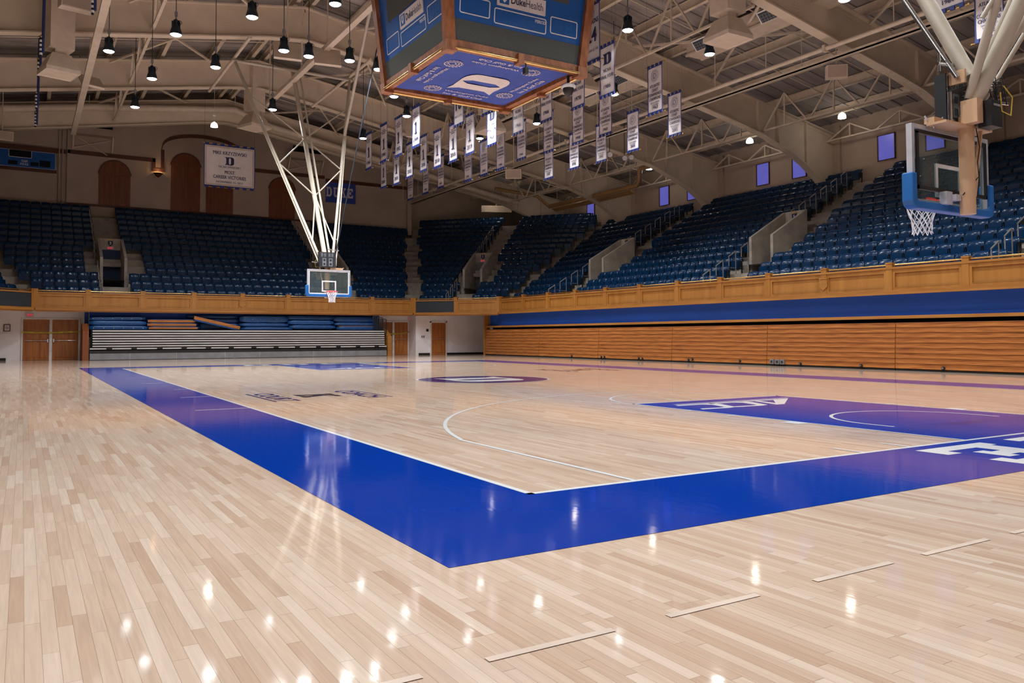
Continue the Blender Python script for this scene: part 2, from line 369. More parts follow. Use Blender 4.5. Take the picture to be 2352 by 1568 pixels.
# ================================================================== COURT FLOOR (one mesh: boards + painted marks)
W_, L_ = 15.24, 28.65
UPF = ((0, 0, 0), (1, 0, 0), (0, 1, 0), (0, 0, 1))
mb = B(); FM = [M['floor'], M['blue_paint'], M['white_paint'], M['navy_paint'], M['black_paint'], M['tape']]
mb.box(-12, 24.1, -16, 43.9, -0.1, 0)
def R_(x0, x1, y0, y1, z=0.002): mb.flat([(x0, y0), (x1, y0), (x1, y1), (x0, y1)], UPF, z)
bx0, bx1, by0, by1 = -1.36, 16.72, -1.38, 30.12
mb.cur = 1
R_(bx0, bx1, by0, 0); R_(bx0, bx1, L_, by1); R_(bx0, 0, 0, L_); R_(W_, bx1, 0, L_)
lw = 0.055
for s_ in (0, 1):
    fl = (lambda y: L_-y) if s_ else (lambda y: y)
    fx = (lambda x: W_-x) if s_ else (lambda x: x)
    sg = -1 if s_ else 1
    fr = ((fx(0), fl(0), 0), (sg, 0, 0), (0, sg, 0), (0, 0, 1))
    def q(x0, x1, y0, y1, z): mb.flat([(x0, y0), (x1, y0), (x1, y1), (x0, y1)], fr, z)
    mb.cur = 1; q(5.79, 9.45, 0, 5.79, 0.002)
    mb.cur = 2
    q(0, W_, 0, lw, 0.003)
    q(5.79, 5.84, lw, 5.79, 0.003); q(9.40, 9.45, lw, 5.79, 0.003); q(5.79, 9.45, 5.74, 5.79, 0.003)
    ring(mb, fr, 7.62, 5.79, 1.78, 1.83, 40, 0, PI, 0.003)
    ring(mb, fr, 7.62, 1.60, 1.22, 1.27, 36, 0, PI, 0.003)
    q(6.35, 6.40, 1.27, 1.60, 0.003); q(8.84, 8.89, 1.27, 1.60, 0.003)
    a0 = math.acos(6.575/6.75)
    ring(mb, fr, 7.62, 1.60, 6.70, 6.75, 80, a0, PI-a0, 0.003)
    yb = 1.6+6.725*math.sin(a0)
    q(1.02, 1.07, lw, yb, 0.003); q(14.17, 14.22, lw, yb, 0.003)
    for y, h_ in ((2.13, 0.30), (3.40, 0.05), (4.33, 0.05), (5.33, 0.05)):
        q(5.59, 5.79, y, y+h_, 0.003); q(9.45, 9.65, y, y+h_, 0.003)
    for x in (4.77, 3.99, 10.42, 11.2): q(x, x+0.05, lw, 0.40, 0.003)
    for y in (8.60, 11.70): q(-0.85 if y < 9 else -0.58, 0.95 if y < 9 else 0.0, y, y+0.05, 0.0035)
    # baseline word, read from the court
    lf = ((fx(10.70), fl(-0.16), 0.0034), (-sg, 0, 0), (0, -sg, 0), (0, 0, 1))
    # letters stand with their tops toward the outside edge when read from mid court: base at y=-0.16, so flip to keep feet toward the reader
    slab_word(mb, lf, 0, 0, 1.19, 1.05, 0.463)
    # slanted conference letters in the lane with the long rule
    cf = ((fx(9.15), fl(5.32), 0.0034), (-sg, 0, 0), (0, -sg, 0), (0, 0, 1))
    mb.flat([(0, 0.0), (2.86, 0.0), (2.80, .07), (-.02, .07)], cf)
    A_ = [[(.10, .14), (1.42, .14), (1.30, .24), (1.12, .24), (1.36, .95), (1.16, .95)], [(.62, .24), (1.0, .24), (1.12, .72)]]
    tri_poly(mb, A_, cf)
    for x0 in (1.34, 2.10):
        tri_poly(mb, [[(x0+.02, .14), (x0+.82, .14), (x0+.86, .26), (x0+.34, .26), (x0+.22, .38), (x0+.34, .80), (x0+.48, .84), (x0+.90, .80), (x0+.96, .93), (x0+.40, .97), (x0+.18, .90), (x0-.04, .34)]], cf)
# sidelines
mb.cur = 2
R_(0, lw, 0, L_, 0.003); R_(W_-lw, W_, 0, L_, 0.003); R_(lw, W_-lw, L_/2-.025, L_/2+.025, 0.003)
for y in (20.52, 17.28): R_(-0.62, 0, y, y+0.05, 0.0035)
R_(-0.31, 0, 14.30, 14.35, 0.0035)
for x0, x1 in ((-2.36, -2.03), (-1.77, -1.19), (-0.90, -0.36), (0.03, 0.63), (0.91, 1.54), (1.8, 2.4)):
    mb.cur = 5; R_(x0, x1, -2.515, -2.475, 0.003)
# centre circle
mb.cur = 3; mb.flat(arc(7.62, L_/2, 1.79, 0, 2*PI, 72)[:-1], UPF, 0.0036)
mb.cur = 2; ring(mb, UPF, 7.62, L_/2, 1.775, 1.83, 72, 0, 2*PI, 0.0042)
put_D(mb, ((7.57, L_/2, 0.0046), (0, -1, 0), (1, 0, 0), (0, 0, 1)), 0, 0, 1.95, 2.12)
# name marks by each sideline
for s_ in (0, 1):
    if s_: fr = ((W_, L_, 0.004), (0, 1, 0), (-1, 0, 0), (0, 0, 1)); c = -10.8; sx = 1
    else: fr = ((0, 0, 0.004), (0, -1, 0), (1, 0, 0), (0, 0, 1)); c = -10.8
    mb.cur = 3
    cc = c
    put_text(mb, 'COURT', fr, cc, 0.80, 0.40, 2.2, 0.02); mb.flat([(cc-1.15, .70), (cc+1.15, .70), (cc+1.15, .745), (cc-1.15, .745)], fr)
    put_text(mb, 'COACH', fr, cc, 2.50, 0.40, 2.2, 0.02); mb.flat([(cc-1.15, 2.96), (cc+1.15, 2.96), (cc+1.15, 3.0), (cc-1.15, 3.0)], fr)
    mb.cur = 4; tri_poly(mb, [[(cc-.38+x*.76, 1.46+y*.78) for x, y in SLAB['K'][0]]], fr)
floor = struct(mb, 'floor', FM)

# ================================================================== LOWER WALLS
mb = B()
mb.box(-12, 18.46, 43.8, 44.0, 0, 2.62); mb.box(18.46, 18.62, 42.6, 43.8, 0, 2.62); mb.box(18.62, 24.1, 42.6, 42.8, 0, 2.62); mb.box(24.0, 24.2, 39.6, 42.6, 0, 2.62)
struct(mb, 'wall_back', [M['wall_white']])
mb = B(); mb.box(22.3, 22.4, -16, 39.65, 1.8, 2.62); struct(mb, 'wall_right', [M['wall_blue']])
mb = B(); mb.box(22.02, 22.36, -16, 39.65, 1.745, 1.85); mb.box(21.9, 22.3, 39.66, 39.82, 0, 2.6); struct(mb, 'trim_1', [M['oak_h']])
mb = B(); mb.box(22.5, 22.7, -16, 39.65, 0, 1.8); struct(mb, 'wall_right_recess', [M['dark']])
mb = B(); mb.box(-12, -3.95, 43.76, 43.8, 0, 0.13); struct(mb, 'baseboard_left', [M['blackbase']])
mb = B(); mb.box(18.66, 19.44, 42.56, 42.6, 0, 0.12); mb.box(20.68, 24.0, 42.56, 42.6, 0, 0.12); mb.box(23.96, 24.0, 40, 42.6, 0, .12); struct(mb, 'baseboard_back', [M['blackbase']])

def panel_door(n, x0, x1, y, z1, wood, glass=None, knob=None, frame=0.07, panels=((0.14, 0.95), (1.1, 1.98))):
    mb = B(); mb.box(x0, x1, y-0.05, y+0.02, 0.01, z1)
    nx = 3
    for z0, z2 in panels:
        for k in range(nx):
            a = x0+0.08+(x1-x0-0.16)*k/nx+0.03; b = x0+0.08+(x1-x0-0.16)*(k+1)/nx-0.03
            mb.box(a, b, y-0.075, y-0.05, z0, min(z2, z1-0.12))
    d = mb.build('door_%d' % n, [wood]); d['kind'] = 'structure'
    if glass:
        g = B(); g.box(glass[0], glass[1], y-0.07, y-0.045, 1.12, 1.92); g.build('vision_panel', [M['grey_panel']], d)
    h = B(); kx = knob if knob else x1-0.1
    h.tube([(x0+0.1, y-0.11, 1.02), (x1-0.1, y-0.11, 1.02)], 0.016, 6); h.box(kx-0.03, kx+0.03, y-0.12, y-0.05, 0.93, 1.1)
    h.build('push_bar', [M['chrome']], d)
    return d
panel_door(1, -3.22, -2.03, 43.79, 2.13, M['door_oak'], (-2.31, -2.13), -2.10)
panel_door(2, -1.90, -0.68, 43.79, 2.13, M['door_oak'], (-1.75, -1.58), -1.83)
panel_door(3, 15.95, 17.30, 43.79, 2.13, M['door_oak'], (16.95, 17.12), 17.25)
panel_door(4, 17.45, 18.40, 43.79, 2.13, M['door_oak'], (17.62, 17.78), 17.52)
panel_door(5, 19.54, 20.58, 42.59, 2.09, M['door_oak'])
mb = B()
for x0, x1, y in ((-3.22, -0.68, 43.79), (15.95, 18.40, 43.79)):
    mb.box(x0-0.07, x0, y-0.07, y, 0, 2.2); mb.box(x1, x1+0.07, y-0.07, y, 0, 2.2); mb.box(x0, x1, y-0.07, y, 2.13, 2.2)
for a in (-2.03, 17.31): mb.box(a, a+0.13, 43.70, 43.79, 0, 2.13)
mb.box(19.46, 19.54, 42.52, 42.6, 0, 2.17); mb.box(20.58, 20.66, 42.52, 42.6, 0, 2.17); mb.box(19.46, 20.66, 42.52, 42.6, 2.09, 2.17)
struct(mb, 'trim_2', [M['white']])

def exit_sign(c, xd, nd, label, w=0.33, h=0.19, name='exit_sign'):
    """c centre, xd reading direction, nd outward normal"""
    c = np.array(c, float); xd = np.array(xd, float); nd = np.array(nd, float); up = np.array([0, 0, 1.0])
    t = thing(name, label, 'exit sign', c)
    b = B(); b.obox(c, xd, nd, up, w/2, 0.03, h/2); b.build('sign_case', [M['exit_frame']], t)
    b = B(); fr = (c+nd*0.032, xd, up, nd); put_text(b, 'EXIT', fr, 0, -h*0.33, h*0.66, w*0.8, 0.03, 0.003); b.build('sign_letters', [M['exit_red']], t)
    return t
exit_sign((-2.92, 43.70, 2.35), (1, 0, 0), (0, -1, 0), 'small red exit sign above the oak double doors at far left')
exit_sign((18.55, 43.60, 2.36), (1, 0, 0), (0, -1, 0), 'small red exit sign above the oak doors right of the metal bleachers')
# caution tape across both door pairs
for pts, lab in (([(-3.30, 43.66, 1.46), (-2.0, 43.64, 1.43), (-1.96, 43.64, 1.43), (-0.60, 43.66, 1.50)], 'yellow caution tape stretched across the oak double doors at far left'),
                 ([(16.6, 43.66, 1.40), (17.4, 43.64, 1.36), (18.0, 43.65, 1.40), (18.52, 43.70, 1.50)], 'yellow caution tape across the oak doors right of the metal bleachers')):
    b = B()
    for p, q_ in zip(pts[:-1], pts[1:]): b.bar(p, q_, 0.004, 0.075)
    o = b.build('caution_tape', [M['yellow']]); tag(o, lab, 'tape')
    b = B()
    for p, q_ in zip(pts[:-1], pts[1:]):
        if q_[0]-p[0] < 0.3: continue
        for k in range(3):
            f_ = (k+0.5)/3; c = [p[i]+(q_[i]-p[i])*f_ for i in range(3)]
            put_text(b, 'CAUTION', ((c[0], c[1]-0.006, c[2]-0.02), (1, 0, (q_[2]-p[2])/(q_[0]-p[0])), (0, 0, 1), (0, -1, 0)), 0, 0, 0.045, 0.26)
    b.build('tape_lettering', [M['ink']], o)
t = thing('picture_frame', 'small framed notice on the white wall left of the double doors', 'picture', (-3.92, 43.78, 1.5))
b = B(); fr = ((-3.92, 43.77, 1.68), (1, 0, 0), (0, 0, 1), (0, -1, 0))
for x0, x1, y0, y1 in ((-.15, .15, .14, .18), (-.15, .15, -.18, -.14), (-.15, -.11, -.14, .14), (.11, .15, -.14, .14)): b.prism([(x0, y0), (x1, y0), (x1, y1), (x0, y1)], fr, -.02, .02)
b.build('frame', [M['dark_trim']], t)
b = B(); b.flat([(-.11, -.14), (.11, -.14), (.11, .14), (-.11, .14)], fr, .002); b.build('notice_paper', [M['white']], t)
b = B()
for k in range(5): b.flat([(-.07, -.06+k*.03), (.07, -.06+k*.03), (.07, -.045+k*.03), (-.07, -.045+k*.03)], fr, .004)
b.build('printed_lines', [M['grey_panel']], t)
for x, z, w, h, lab, y in ((19.28, 1.60, .17, .17, 'square black wall plate left of the single oak door', 42.6), (18.90, 1.18, .08, .14, 'grey switch plate on white wall left of the single oak door', 42.6), (19.03, 1.18, .08, .14, 'brown switch plate beside the grey one on white wall', 42.6), (-4.28, 1.17, .1, .16, 'grey switch plate under the framed notice at far left', 43.8)):
    t = thing('wall_plate', lab, 'wall plate', (x, y-0.01, z))
    b = B(); b.box(x-w/2, x+w/2, y-0.025, y, z-h/2, z+h/2); b.build('plate', [M['black'] if 'black' in lab else M['grey_panel'] if 'grey' in lab else M['dark_trim']], t)
    b = B(); b.box(x-w/6, x+w/6, y-0.035, y-0.025, z-h/5, z+h/5); b.build('switch', [M['charcoal']], t)
t = thing('wall_phone', 'white box fixed to the side wall beside the wooden bleachers', 'wall box', (23.98, 41.4, 1.2))
b = B(); b.box(23.86, 24.0, 41.2, 41.5, 0.9, 1.55); b.build('case', [M['exit_frame']], t)
b = B(); b.box(23.84, 23.86, 41.26, 41.44, 1.25, 1.48); b.build('front_plate', [M['grey_panel']], t)

# ================================================================== SEATING BOWL SECTIONS
class Sec:
    def __init__(s, o, a, n, L, k0, k1, rows): s.o = np.array(o, float); s.a = np.array(a, float); s.n = np.array(n, float); s.L = L; s.k0 = k0; s.k1 = k1; s.rows = rows
    def p(s, t, d, z): q_ = s.o+s.a*t+s.n*d; return (q_[0], q_[1], z)
    def lim(s, d): return s.k0*-d, s.L+s.k1*d
    def hit(s, d, u, v):
        """t where the sight line through a pixel meets the vertical plane at offset d"""
        r = FWD+(u-PX)/FPX*RT-(v-PY)/FPX*UPV; q_ = s.o+s.n*d-CAM[:2]
        k = (q_ @ s.n)/(r[:2] @ s.n); w = CAM+r*k
        return float((w[:2]-s.o-s.n*d) @ s.a), float(w[2])
    def frame(s, t, d, z): return (np.array(s.p(t, d, z)), np.array([*s.a, 0]), np.array([0, 0, 1.0]), np.array([*(-s.n), 0]))
c1, s1 = .6777, .7354
SEC = {
 'right': Sec((21.9, 37.8), (0, -1), (1, 0), 53.0, .391, 0, 14),
 'corner': Sec((18.03, 42.0), (c1, -s1), (s1, c1), 5.711, .438, .391, 16),
 'back': Sec((-2.79, 42.0), (1, 0), (0, 1), 20.82, .438, .438, 14),
 'corner_left': Sec((-6.66, 37.8), (c1, s1), (-s1, c1), 5.711, .391, .438, 16),
 'left': Sec((-6.66, -15.2), (0, 1), (-1, 0), 53.0, 0, .391, 14)}
AISLE = {'right': [37.8-32.1, 37.8-19.93, 37.8-7.6, 37.8+4.7], 'left': [53-5.7, 53-17.87, 53-30.2]}
ta = SEC['back'].hit(3.2, 234, 600)[0]; tb = SEC['back'].hit(3.2, 288, 600)[0]
AISLE['back'] = [(ta+tb)/2, 20.82-(ta+tb)/2]
ta = SEC['corner'].hit(3.2, 1067, 620)[0]; tb = SEC['corner'].hit(3.2, 1104, 620)[0]
AISLE['corner'] = [(ta+tb)/2]; AISLE['corner_left'] = [5.711-(ta+tb)/2]
AW = 0.64; V0, V1 = 3.15, 5.45            # aisle half width; vomitory from/to offset
def rz(i): return 3.05+0.45*i
VR = (3, 4, 5)                            # rows cut by a vomitory
def vh(sec): return 0.54
for nm, sc in SEC.items():
    mb = B()
    for i in range(sc.rows):
        d0 = 0.10 if i == 0 else 0.55+0.8*i; d1 = 1.35+0.8*i
        t0, t1 = sc.lim(d0); u0, u1 = sc.lim(d1)
        cuts = [(t0, u0)]
        if i in VR:
            for a in AISLE[nm]: cuts += [(a-vh(nm), a-vh(nm)), (a+vh(nm), a+vh(nm))]
        cuts += [(t1, u1)]
        for k in range(0, len(cuts), 2):
            (a0, b0), (a1, b1) = cuts[k], cuts[k+1]; z = rz(i); zl = rz(i)-0.45 if i else 2.6
            mb.add([sc.p(a0, d0, z), sc.p(a1, d0, z), sc.p(b1, d1, z), sc.p(b0, d1, z)], [(0, 1, 2, 3)])
            mb.add([sc.p(a0, d0, zl), sc.p(a1, d0, zl), sc.p(a1, d0, z), sc.p(a0, d0, z)], [(0, 1, 2, 3)])
        for a in AISLE[nm]:                # half steps in the stairs
            if i < 3: rng = (a-AW, a+AW)
            elif i in VR: continue
            else: rng = (a-AW, a+AW)
            if i == 0: continue
            e = d0-0.36
            P_ = [sc.p(rng[0], e, zl), sc.p(rng[1], e, zl), sc.p(rng[1], d0, zl), sc.p(rng[0], d0, zl)]
            Q_ = [(x, y, zl+0.225) for x, y, _ in P_]
            mb.add(P_+Q_, [(4, 5, 6, 7), (0, 1, 5, 4), (1, 2, 6, 5), (3, 0, 4, 7)])
        if i in VR:
            for a in AISLE[nm]:
                for sg in (-1, 1):
                    r0, r1 = sorted((a+sg*(vh(nm)+.16), a+sg*(vh(nm)+.80)))
                    e = d0-0.36
                    P_ = [sc.p(r0, e, zl), sc.p(r1, e, zl), sc.p(r1, d0, zl), sc.p(r0, d0, zl)]; Q_ = [(x, y, zl+0.225) for x, y, _ in P_]
                    mb.add(P_+Q_, [(4, 5, 6, 7), (0, 1, 5, 4), (1, 2, 6, 5), (3, 0, 4, 7)])
    dl = 1.35+0.8*(sc.rows-1)
    de = 12.3 if sc.rows == 14 else 19.0
    t0, t1 = sc.lim(dl); u0, u1 = sc.lim(de); z = rz(sc.rows-1)
    mb.add([sc.p(t0, dl, z), sc.p(t1, dl, z), sc.p(u1, de, z), sc.p(u0, de, z)], [(0, 1, 2, 3)])
    # soffit under the balcony
    t0, t1 = sc.lim(0); u0, u1 = sc.lim(2.4)
    mb.add([sc.p(t0, 0.0, 2.6), sc.p(t1, 0.0, 2.6), sc.p(u1, 2.4, 2.6), sc.p(u0, 2.4, 2.6)], [(0, 1, 2, 3)])
    struct(mb, 'terrace_'+nm, [M['concrete']])

# vomitories
VN = {'right': ['farther right-stand vomitory', 'nearer right-stand vomitory', 'right-edge vomitory'], 'back': ['back-stand vomitory at left', 'back-stand vomitory behind the far goal'], 'corner': ['far corner vomitory']}
def shield(fr, w, h, mat_face, mat_top, txt, parent, ink):
    pl = [(-w/2, h*.30), (-w/2, -h*.22), (0, -h*.5), (w/2, -h*.22), (w/2, h*.30)]
    b = B(); b.prism(pl, fr, 0, .025); b.build('shield_plate', [mat_face], parent)
    b = B(); b.prism([(-w/2-.01, h*.33), (w/2+.01, h*.33), (w/2+.01, h*.44), (w*.2, h*.44), (w*.2, h*.5), (-w*.2, h*.5), (-w*.2, h*.44), (-w/2-.01, h*.44)], fr, 0, .03); b.build('shield_top', [mat_top], parent)
    b = B(); put_text(b, txt, fr, 0, -h*.26, h*.44, None, .02, .03); b.build('shield_number', [ink], parent)
for nm in ('right', 'corner', 'back', 'corner_left'):
    sc = SEC[nm]
    for k, a in enumerate(AISLE[nm]):
        if nm == 'right' and k > 2: continue
        w = vh(nm); zf = rz(3)
        mb = B()
        for sg in (-1, 1):
            i0, i1 = a+sg*w, a+sg*(w+.15)
            prof = [(V0, zf-1.0), (V1, zf-1.0), (V1, 6.97), (V0, 5.66)]
            pa = [sc.p(i0, d, z) for d, z in prof]; pb = [sc.p(i1, d, z) for d, z in prof]
            mb.add(pa+pb, [(0, 1, 2, 3), (7, 6, 5, 4)]+[(j, (j+1) % 4, 4+(j+1) % 4, 4+j) for j in range(4)])
        P_ = [sc.p(a-w, V1, 6.30), sc.p(a+w, V1, 6.30), sc.p(a+w, V1, 6.97), sc.p(a-w, V1, 6.97)]; Q_ = [sc.p(a-w, V1+.2, 6.30), sc.p(a+w, V1+.2, 6.30), sc.p(a+w, V1+.2, 6.97), sc.p(a-w, V1+.2, 6.97)]
        mb.add(P_+Q_, [(0, 1, 2, 3), (0, 4, 5, 1), (3, 2, 6, 7), (4, 7, 6, 5)])
        mb.add([sc.p(a-w, V0-.2, zf), sc.p(a+w, V0-.2, zf), sc.p(a+w, V1+.2, zf), sc.p(a-w, V1+.2, zf)], [(0, 1, 2, 3)])
        mb.cur = 2 if nm == 'corner' else 1
        mb.add([sc.p(a-w, V1-.04, zf), sc.p(a+w, V1-.04, zf), sc.p(a+w, V1-.04, 6.3), sc.p(a-w, V1-.04, 6.3)], [(0, 1, 2, 3)])
        struct(mb, 'wall_vomitory', [M['concrete'], M['vom_blue'], M['shutter']])
        if nm == 'corner_left': continue
        if nm == 'right' and k == 2: continue
        num = {'right': ['15', '17', '19'], 'back': ['3', '2'], 'corner': ['1']}[nm][k]
        fr = sc.frame(a, V1-.02, 6.72)
        t = thing('number_shield', 'black number shield with gold top over the %s' % VN[nm][k], 'plaque', fr[0])
        shield(fr, .26, .40, M['ink'], M['rod'], num if nm != 'right' else 'I', t, M['white'])
        exit_sign(sc.p(a, V1-.03, 6.42), (*sc.a, 0), (*(-sc.n), 0), 'red lit exit sign over the %s' % VN[nm][k], .34, .17)

# handrails on the left side of every stair
def rail_label(nm, k, part, n):
    where = {'right': ['the stair below the farther right-stand vomitory', 'the stair below the right-stand vomitory beside the near goal', 'the right-hand stair at the frame edge'], 'back': ['the back-stand stair under plaque 3', 'the back-stand stair behind the far goal'], 'corner': ['the corner stair under plaque 1'], 'corner_left': ['the far left corner stair']}[nm][k]
    up = {'right': ['the stair above the farther right-stand vomitory', 'the stair above the right-stand vomitory beside the near goal', 'the upper right-hand stair at the frame edge'], 'back': ['the back-stand stair above plaque 3', 'the upper back-stand stair behind the far goal'], 'corner': ['the corner stair above plaque 1'], 'corner_left': ['the upper far left corner stair']}[nm][k]
    return 'grey steel handrail, %s up on %s' % (WORDS[n], where if part == 0 else up)
for nm in ('right', 'corner', 'back'):
    sc = SEC[nm]
    for k, a in enumerate(AISLE[nm][:3]):
        side = a-AW-.18
        lists = [[0, 1, 2, 3], [6, 7, 8, 9, 10, 11, 12]]
        for part, rows in enumerate(lists):
            for n_, i in enumerate(rows):
                d = .34+0.8*i
                q0 = sc.p(side, d+.05, 0); q1 = sc.p(side, d+.48, 0)
                z0 = rz(i); t0_ = z0+.80; t1_ = z0+1.06
                zb0 = z0-.45 if i else z0
                t = thing('handrail', rail_label(nm, k, part, n_+1), 'handrail', (q0[0], q0[1], zb0), 'handrails on the stand stairs')
                b = B(); b.tube([(q0[0], q0[1], zb0), (q0[0], q0[1], t0_)], .022, 6); b.build('post', [M['steel']], t)
                b = B(); b.tube([(q1[0], q1[1], z0), (q1[0], q1[1], t1_)], .022, 6); b.build('post', [M['steel']], t)
                b = B(); b.tube([(q0[0]-.03*sc.n[0], q0[1]-.03*sc.n[1], t0_-.02), (q1[0], q1[1], t1_)], .026, 6); b.build('top_rail', [M['steel']], t)
                b = B(); b.tube([(q0[0], q0[1], z0+.30), (q1[0], q1[1], z0+.30)], .018, 6); b.build('mid_rail', [M['steel']], t)

# ------------------------------------------------------------------ folding stadium seats
def seat_parts(low=False):
    n = 4 if low else 7
    back = B(); back.sm = True
    prof = [(.000, .42), (.010, .62), (.028, .735), (.060, .800), (.115, .845)]     # y (toward the wall) and height of the front face
    V = []; hw = .262
    for j in range(n):
        f_ = j/(n-1)*2-1; bow = -.050*f_*f_; drop = -.034*f_*f_
        for y, z in prof: V.append((f_*hw, y+bow+.02, z+(drop if z > .7 else 0)))
    for j in range(n):
        f_ = j/(n-1)*2-1; bow = -.050*f_*f_; drop = -.034*f_*f_
        for y, z in prof: V.append((f_*hw, y+bow+.058, z+(drop-.022 if z > .7 else 0)))
    m_ = len(prof); F = []; o = n*m_
    for j in range(n-1):
        for k in range(m_-1):
            F.append((j*m_+k, (j+1)*m_+k, (j+1)*m_+k+1, j*m_+k+1)); F.append((o+j*m_+k+1, o+(j+1)*m_+k+1, o+(j+1)*m_+k, o+j*m_+k))
        F.append((j*m_+m_-1, (j+1)*m_+m_-1, o+(j+1)*m_+m_-1, o+j*m_+m_-1)); F.append((o+j*m_, o+(j+1)*m_, (j+1)*m_, j*m_))
    for k in range(m_-1): F.append((k, k+1, o+k+1, o+k)); F.append((o+(n-1)*m_+k, o+(n-1)*m_+k+1, (n-1)*m_+k+1, (n-1)*m_+k))
    back.add(V, F)
    pan = B(); pan.sm = False                                                          # tipped-up seat: a shallow upright tray
    for x0, x1, y0, y1, z0, z1 in ((-.235, .235, -.135, -.085, .26, .63),): pan.box(x0, x1, y0, y1, z0, z1)
    if not low:
        pan.sm = True; pan.add([(-.22, -.137, .28), (.22, -.137, .28), (.22, -.150, .45), (-.22, -.150, .45), (.22, -.137, .61), (-.22, -.137, .61)], [(0, 1, 2, 3), (3, 2, 4, 5)])
    br = B()
    br.box(.262, .29, -.14, .06, .34, .60); br.box(.267, .285, -.02, .06, 0, .36)
    if not low: br.box(.258, .294, -.20, .06, .585, .615)
    return back, pan, br
def seat_slots(nm):
    sc = SEC[nm]; out = []
    for i in range(sc.rows):
        d = 1.06+.8*i; t0, t1 = sc.lim(d); t0 += .34; t1 -= .34
        bl = []; cur = t0
        for a in sorted(AISLE[nm]):
            hwid = AW+.06 if i not in VR else vh(nm)+.86
            if i == 6: hwid = vh(nm)+.86
            bl.append((cur, a-hwid, a)); cur = a+hwid
        bl.append((cur, t1, None))
        for bi, (x0, x1, a) in enumerate(bl):
            n = int((x1-x0)/.555)
            if n < 1: continue
            g = (x1-x0-n*.555)
            for k in range(n):
                # start rows against the stair side
                t = (x1-g/2*0-.2775-k*.555) if a is not None else (x0+.2775+k*.555)
                out.append((nm, i, bi, k, n, t, d, a is not None))
    return out
slots = []
for nm in ('right', 'corner', 'back', 'corner_left'): slots += seat_slots(nm)
vis = []; rest = []
for sl in slots:
    nm, i, bi, k, n, t, d, lft = sl; sc = SEC[nm]; p = sc.p(t, d, rz(i)+.6)
    if (np.array(p)-CAM) @ FWD < 2: rest.append(sl); continue
    u, v = proj(p)
    ok = nm == 'right' and -10 < u < 2362 and not (2215 < u < 2275 and v < 490 and v > 300)
    (vis if ok else rest).append(sl if not ok else (depth(p), sl))
vis.sort(key=lambda x: x[0])
hero = [x[1] for x in vis[:300]]; rest += [x[1] for x in vis[300:]]
bk, pn, br = seat_parts()
root0 = thing('stadium_seat', 'x', 'seat', (0, 0, 0), 'navy folding seats in the right stand')
kids0 = [bk.build('backrest', [M['seat']], root0), pn.build('tip_up_seat', [M['seat']], root0), br.build('side_bracket', [M['seat_metal']], root0)]
first = True
for nm, i, bi, k, n, t, d, lft in hero:
    sc = SEC[nm]
    ang = math.atan2(sc.n[1], sc.n[0])-PI/2
    if first: r = root0; first = False
    else:
        r = root0.copy(); COL.objects.link(r)
        for c in kids0:
            cc = c.copy(); COL.objects.link(cc); cc.parent = r
    r.location = sc.p(t, d, rz(i)); r.rotation_euler = (0, 0, ang)
    # blocks: bi 0 beyond aisle B, 1 between B and A, 2 between A and C, 3 right of C
    if bi == 2: where = 'left of the right-edge stair'
    elif bi == 1: where = 'left of the near vomitory stair'
    elif bi == 3: where = 'right of the right-edge stair'
    else: where = 'left of the farther vomitory stair'
    seatn = k+1
    r['label'] = 'navy folding seat, row %d above oak balcony, %s %s' % (i+1, ordn(seatn), where)
bk, pn, br = seat_parts(True)
parts = []
for q_ in (bk, pn, br): parts.append((np.array(q_.v), q_.f))
VV = []; FF = []; MI = []; SM = []; off = 0
for nm, i, bi, k, n, t, d, lft in rest:
    sc = SEC[nm]; p = np.array(sc.p(t, d, rz(i))); ang = math.atan2(sc.n[1], sc.n[0])-PI/2; ca, sa = math.cos(ang), math.sin(ang)
    for pi_, (v_, f_) in enumerate(parts):
        x = v_[:, 0]*ca-v_[:, 1]*sa+p[0]; y = v_[:, 0]*sa+v_[:, 1]*ca+p[1]
        VV.append(np.stack([x, y, v_[:, 2]+p[2]], 1)); FF += [tuple(j+off for j in q_) for q_ in f_]; MI += [0 if pi_ < 2 else 1]*len(f_); SM += [pi_ == 0]*len(f_); off += len(v_)
me = bpy.data.meshes.new('stadium_seating'); me.from_pydata(np.concatenate(VV).tolist(), [], FF)
me.materials.append(M['seat']); me.materials.append(M['seat_metal']); me.polygons.foreach_set('material_index', MI); me.polygons.foreach_set('use_smooth', SM); me.update()
o = bpy.data.objects.new('stadium_seating', me); COL.objects.link(o)
tag(o, 'rows of dark navy folding seats filling the back, corner and upper stands', 'seats', None, 'stuff')

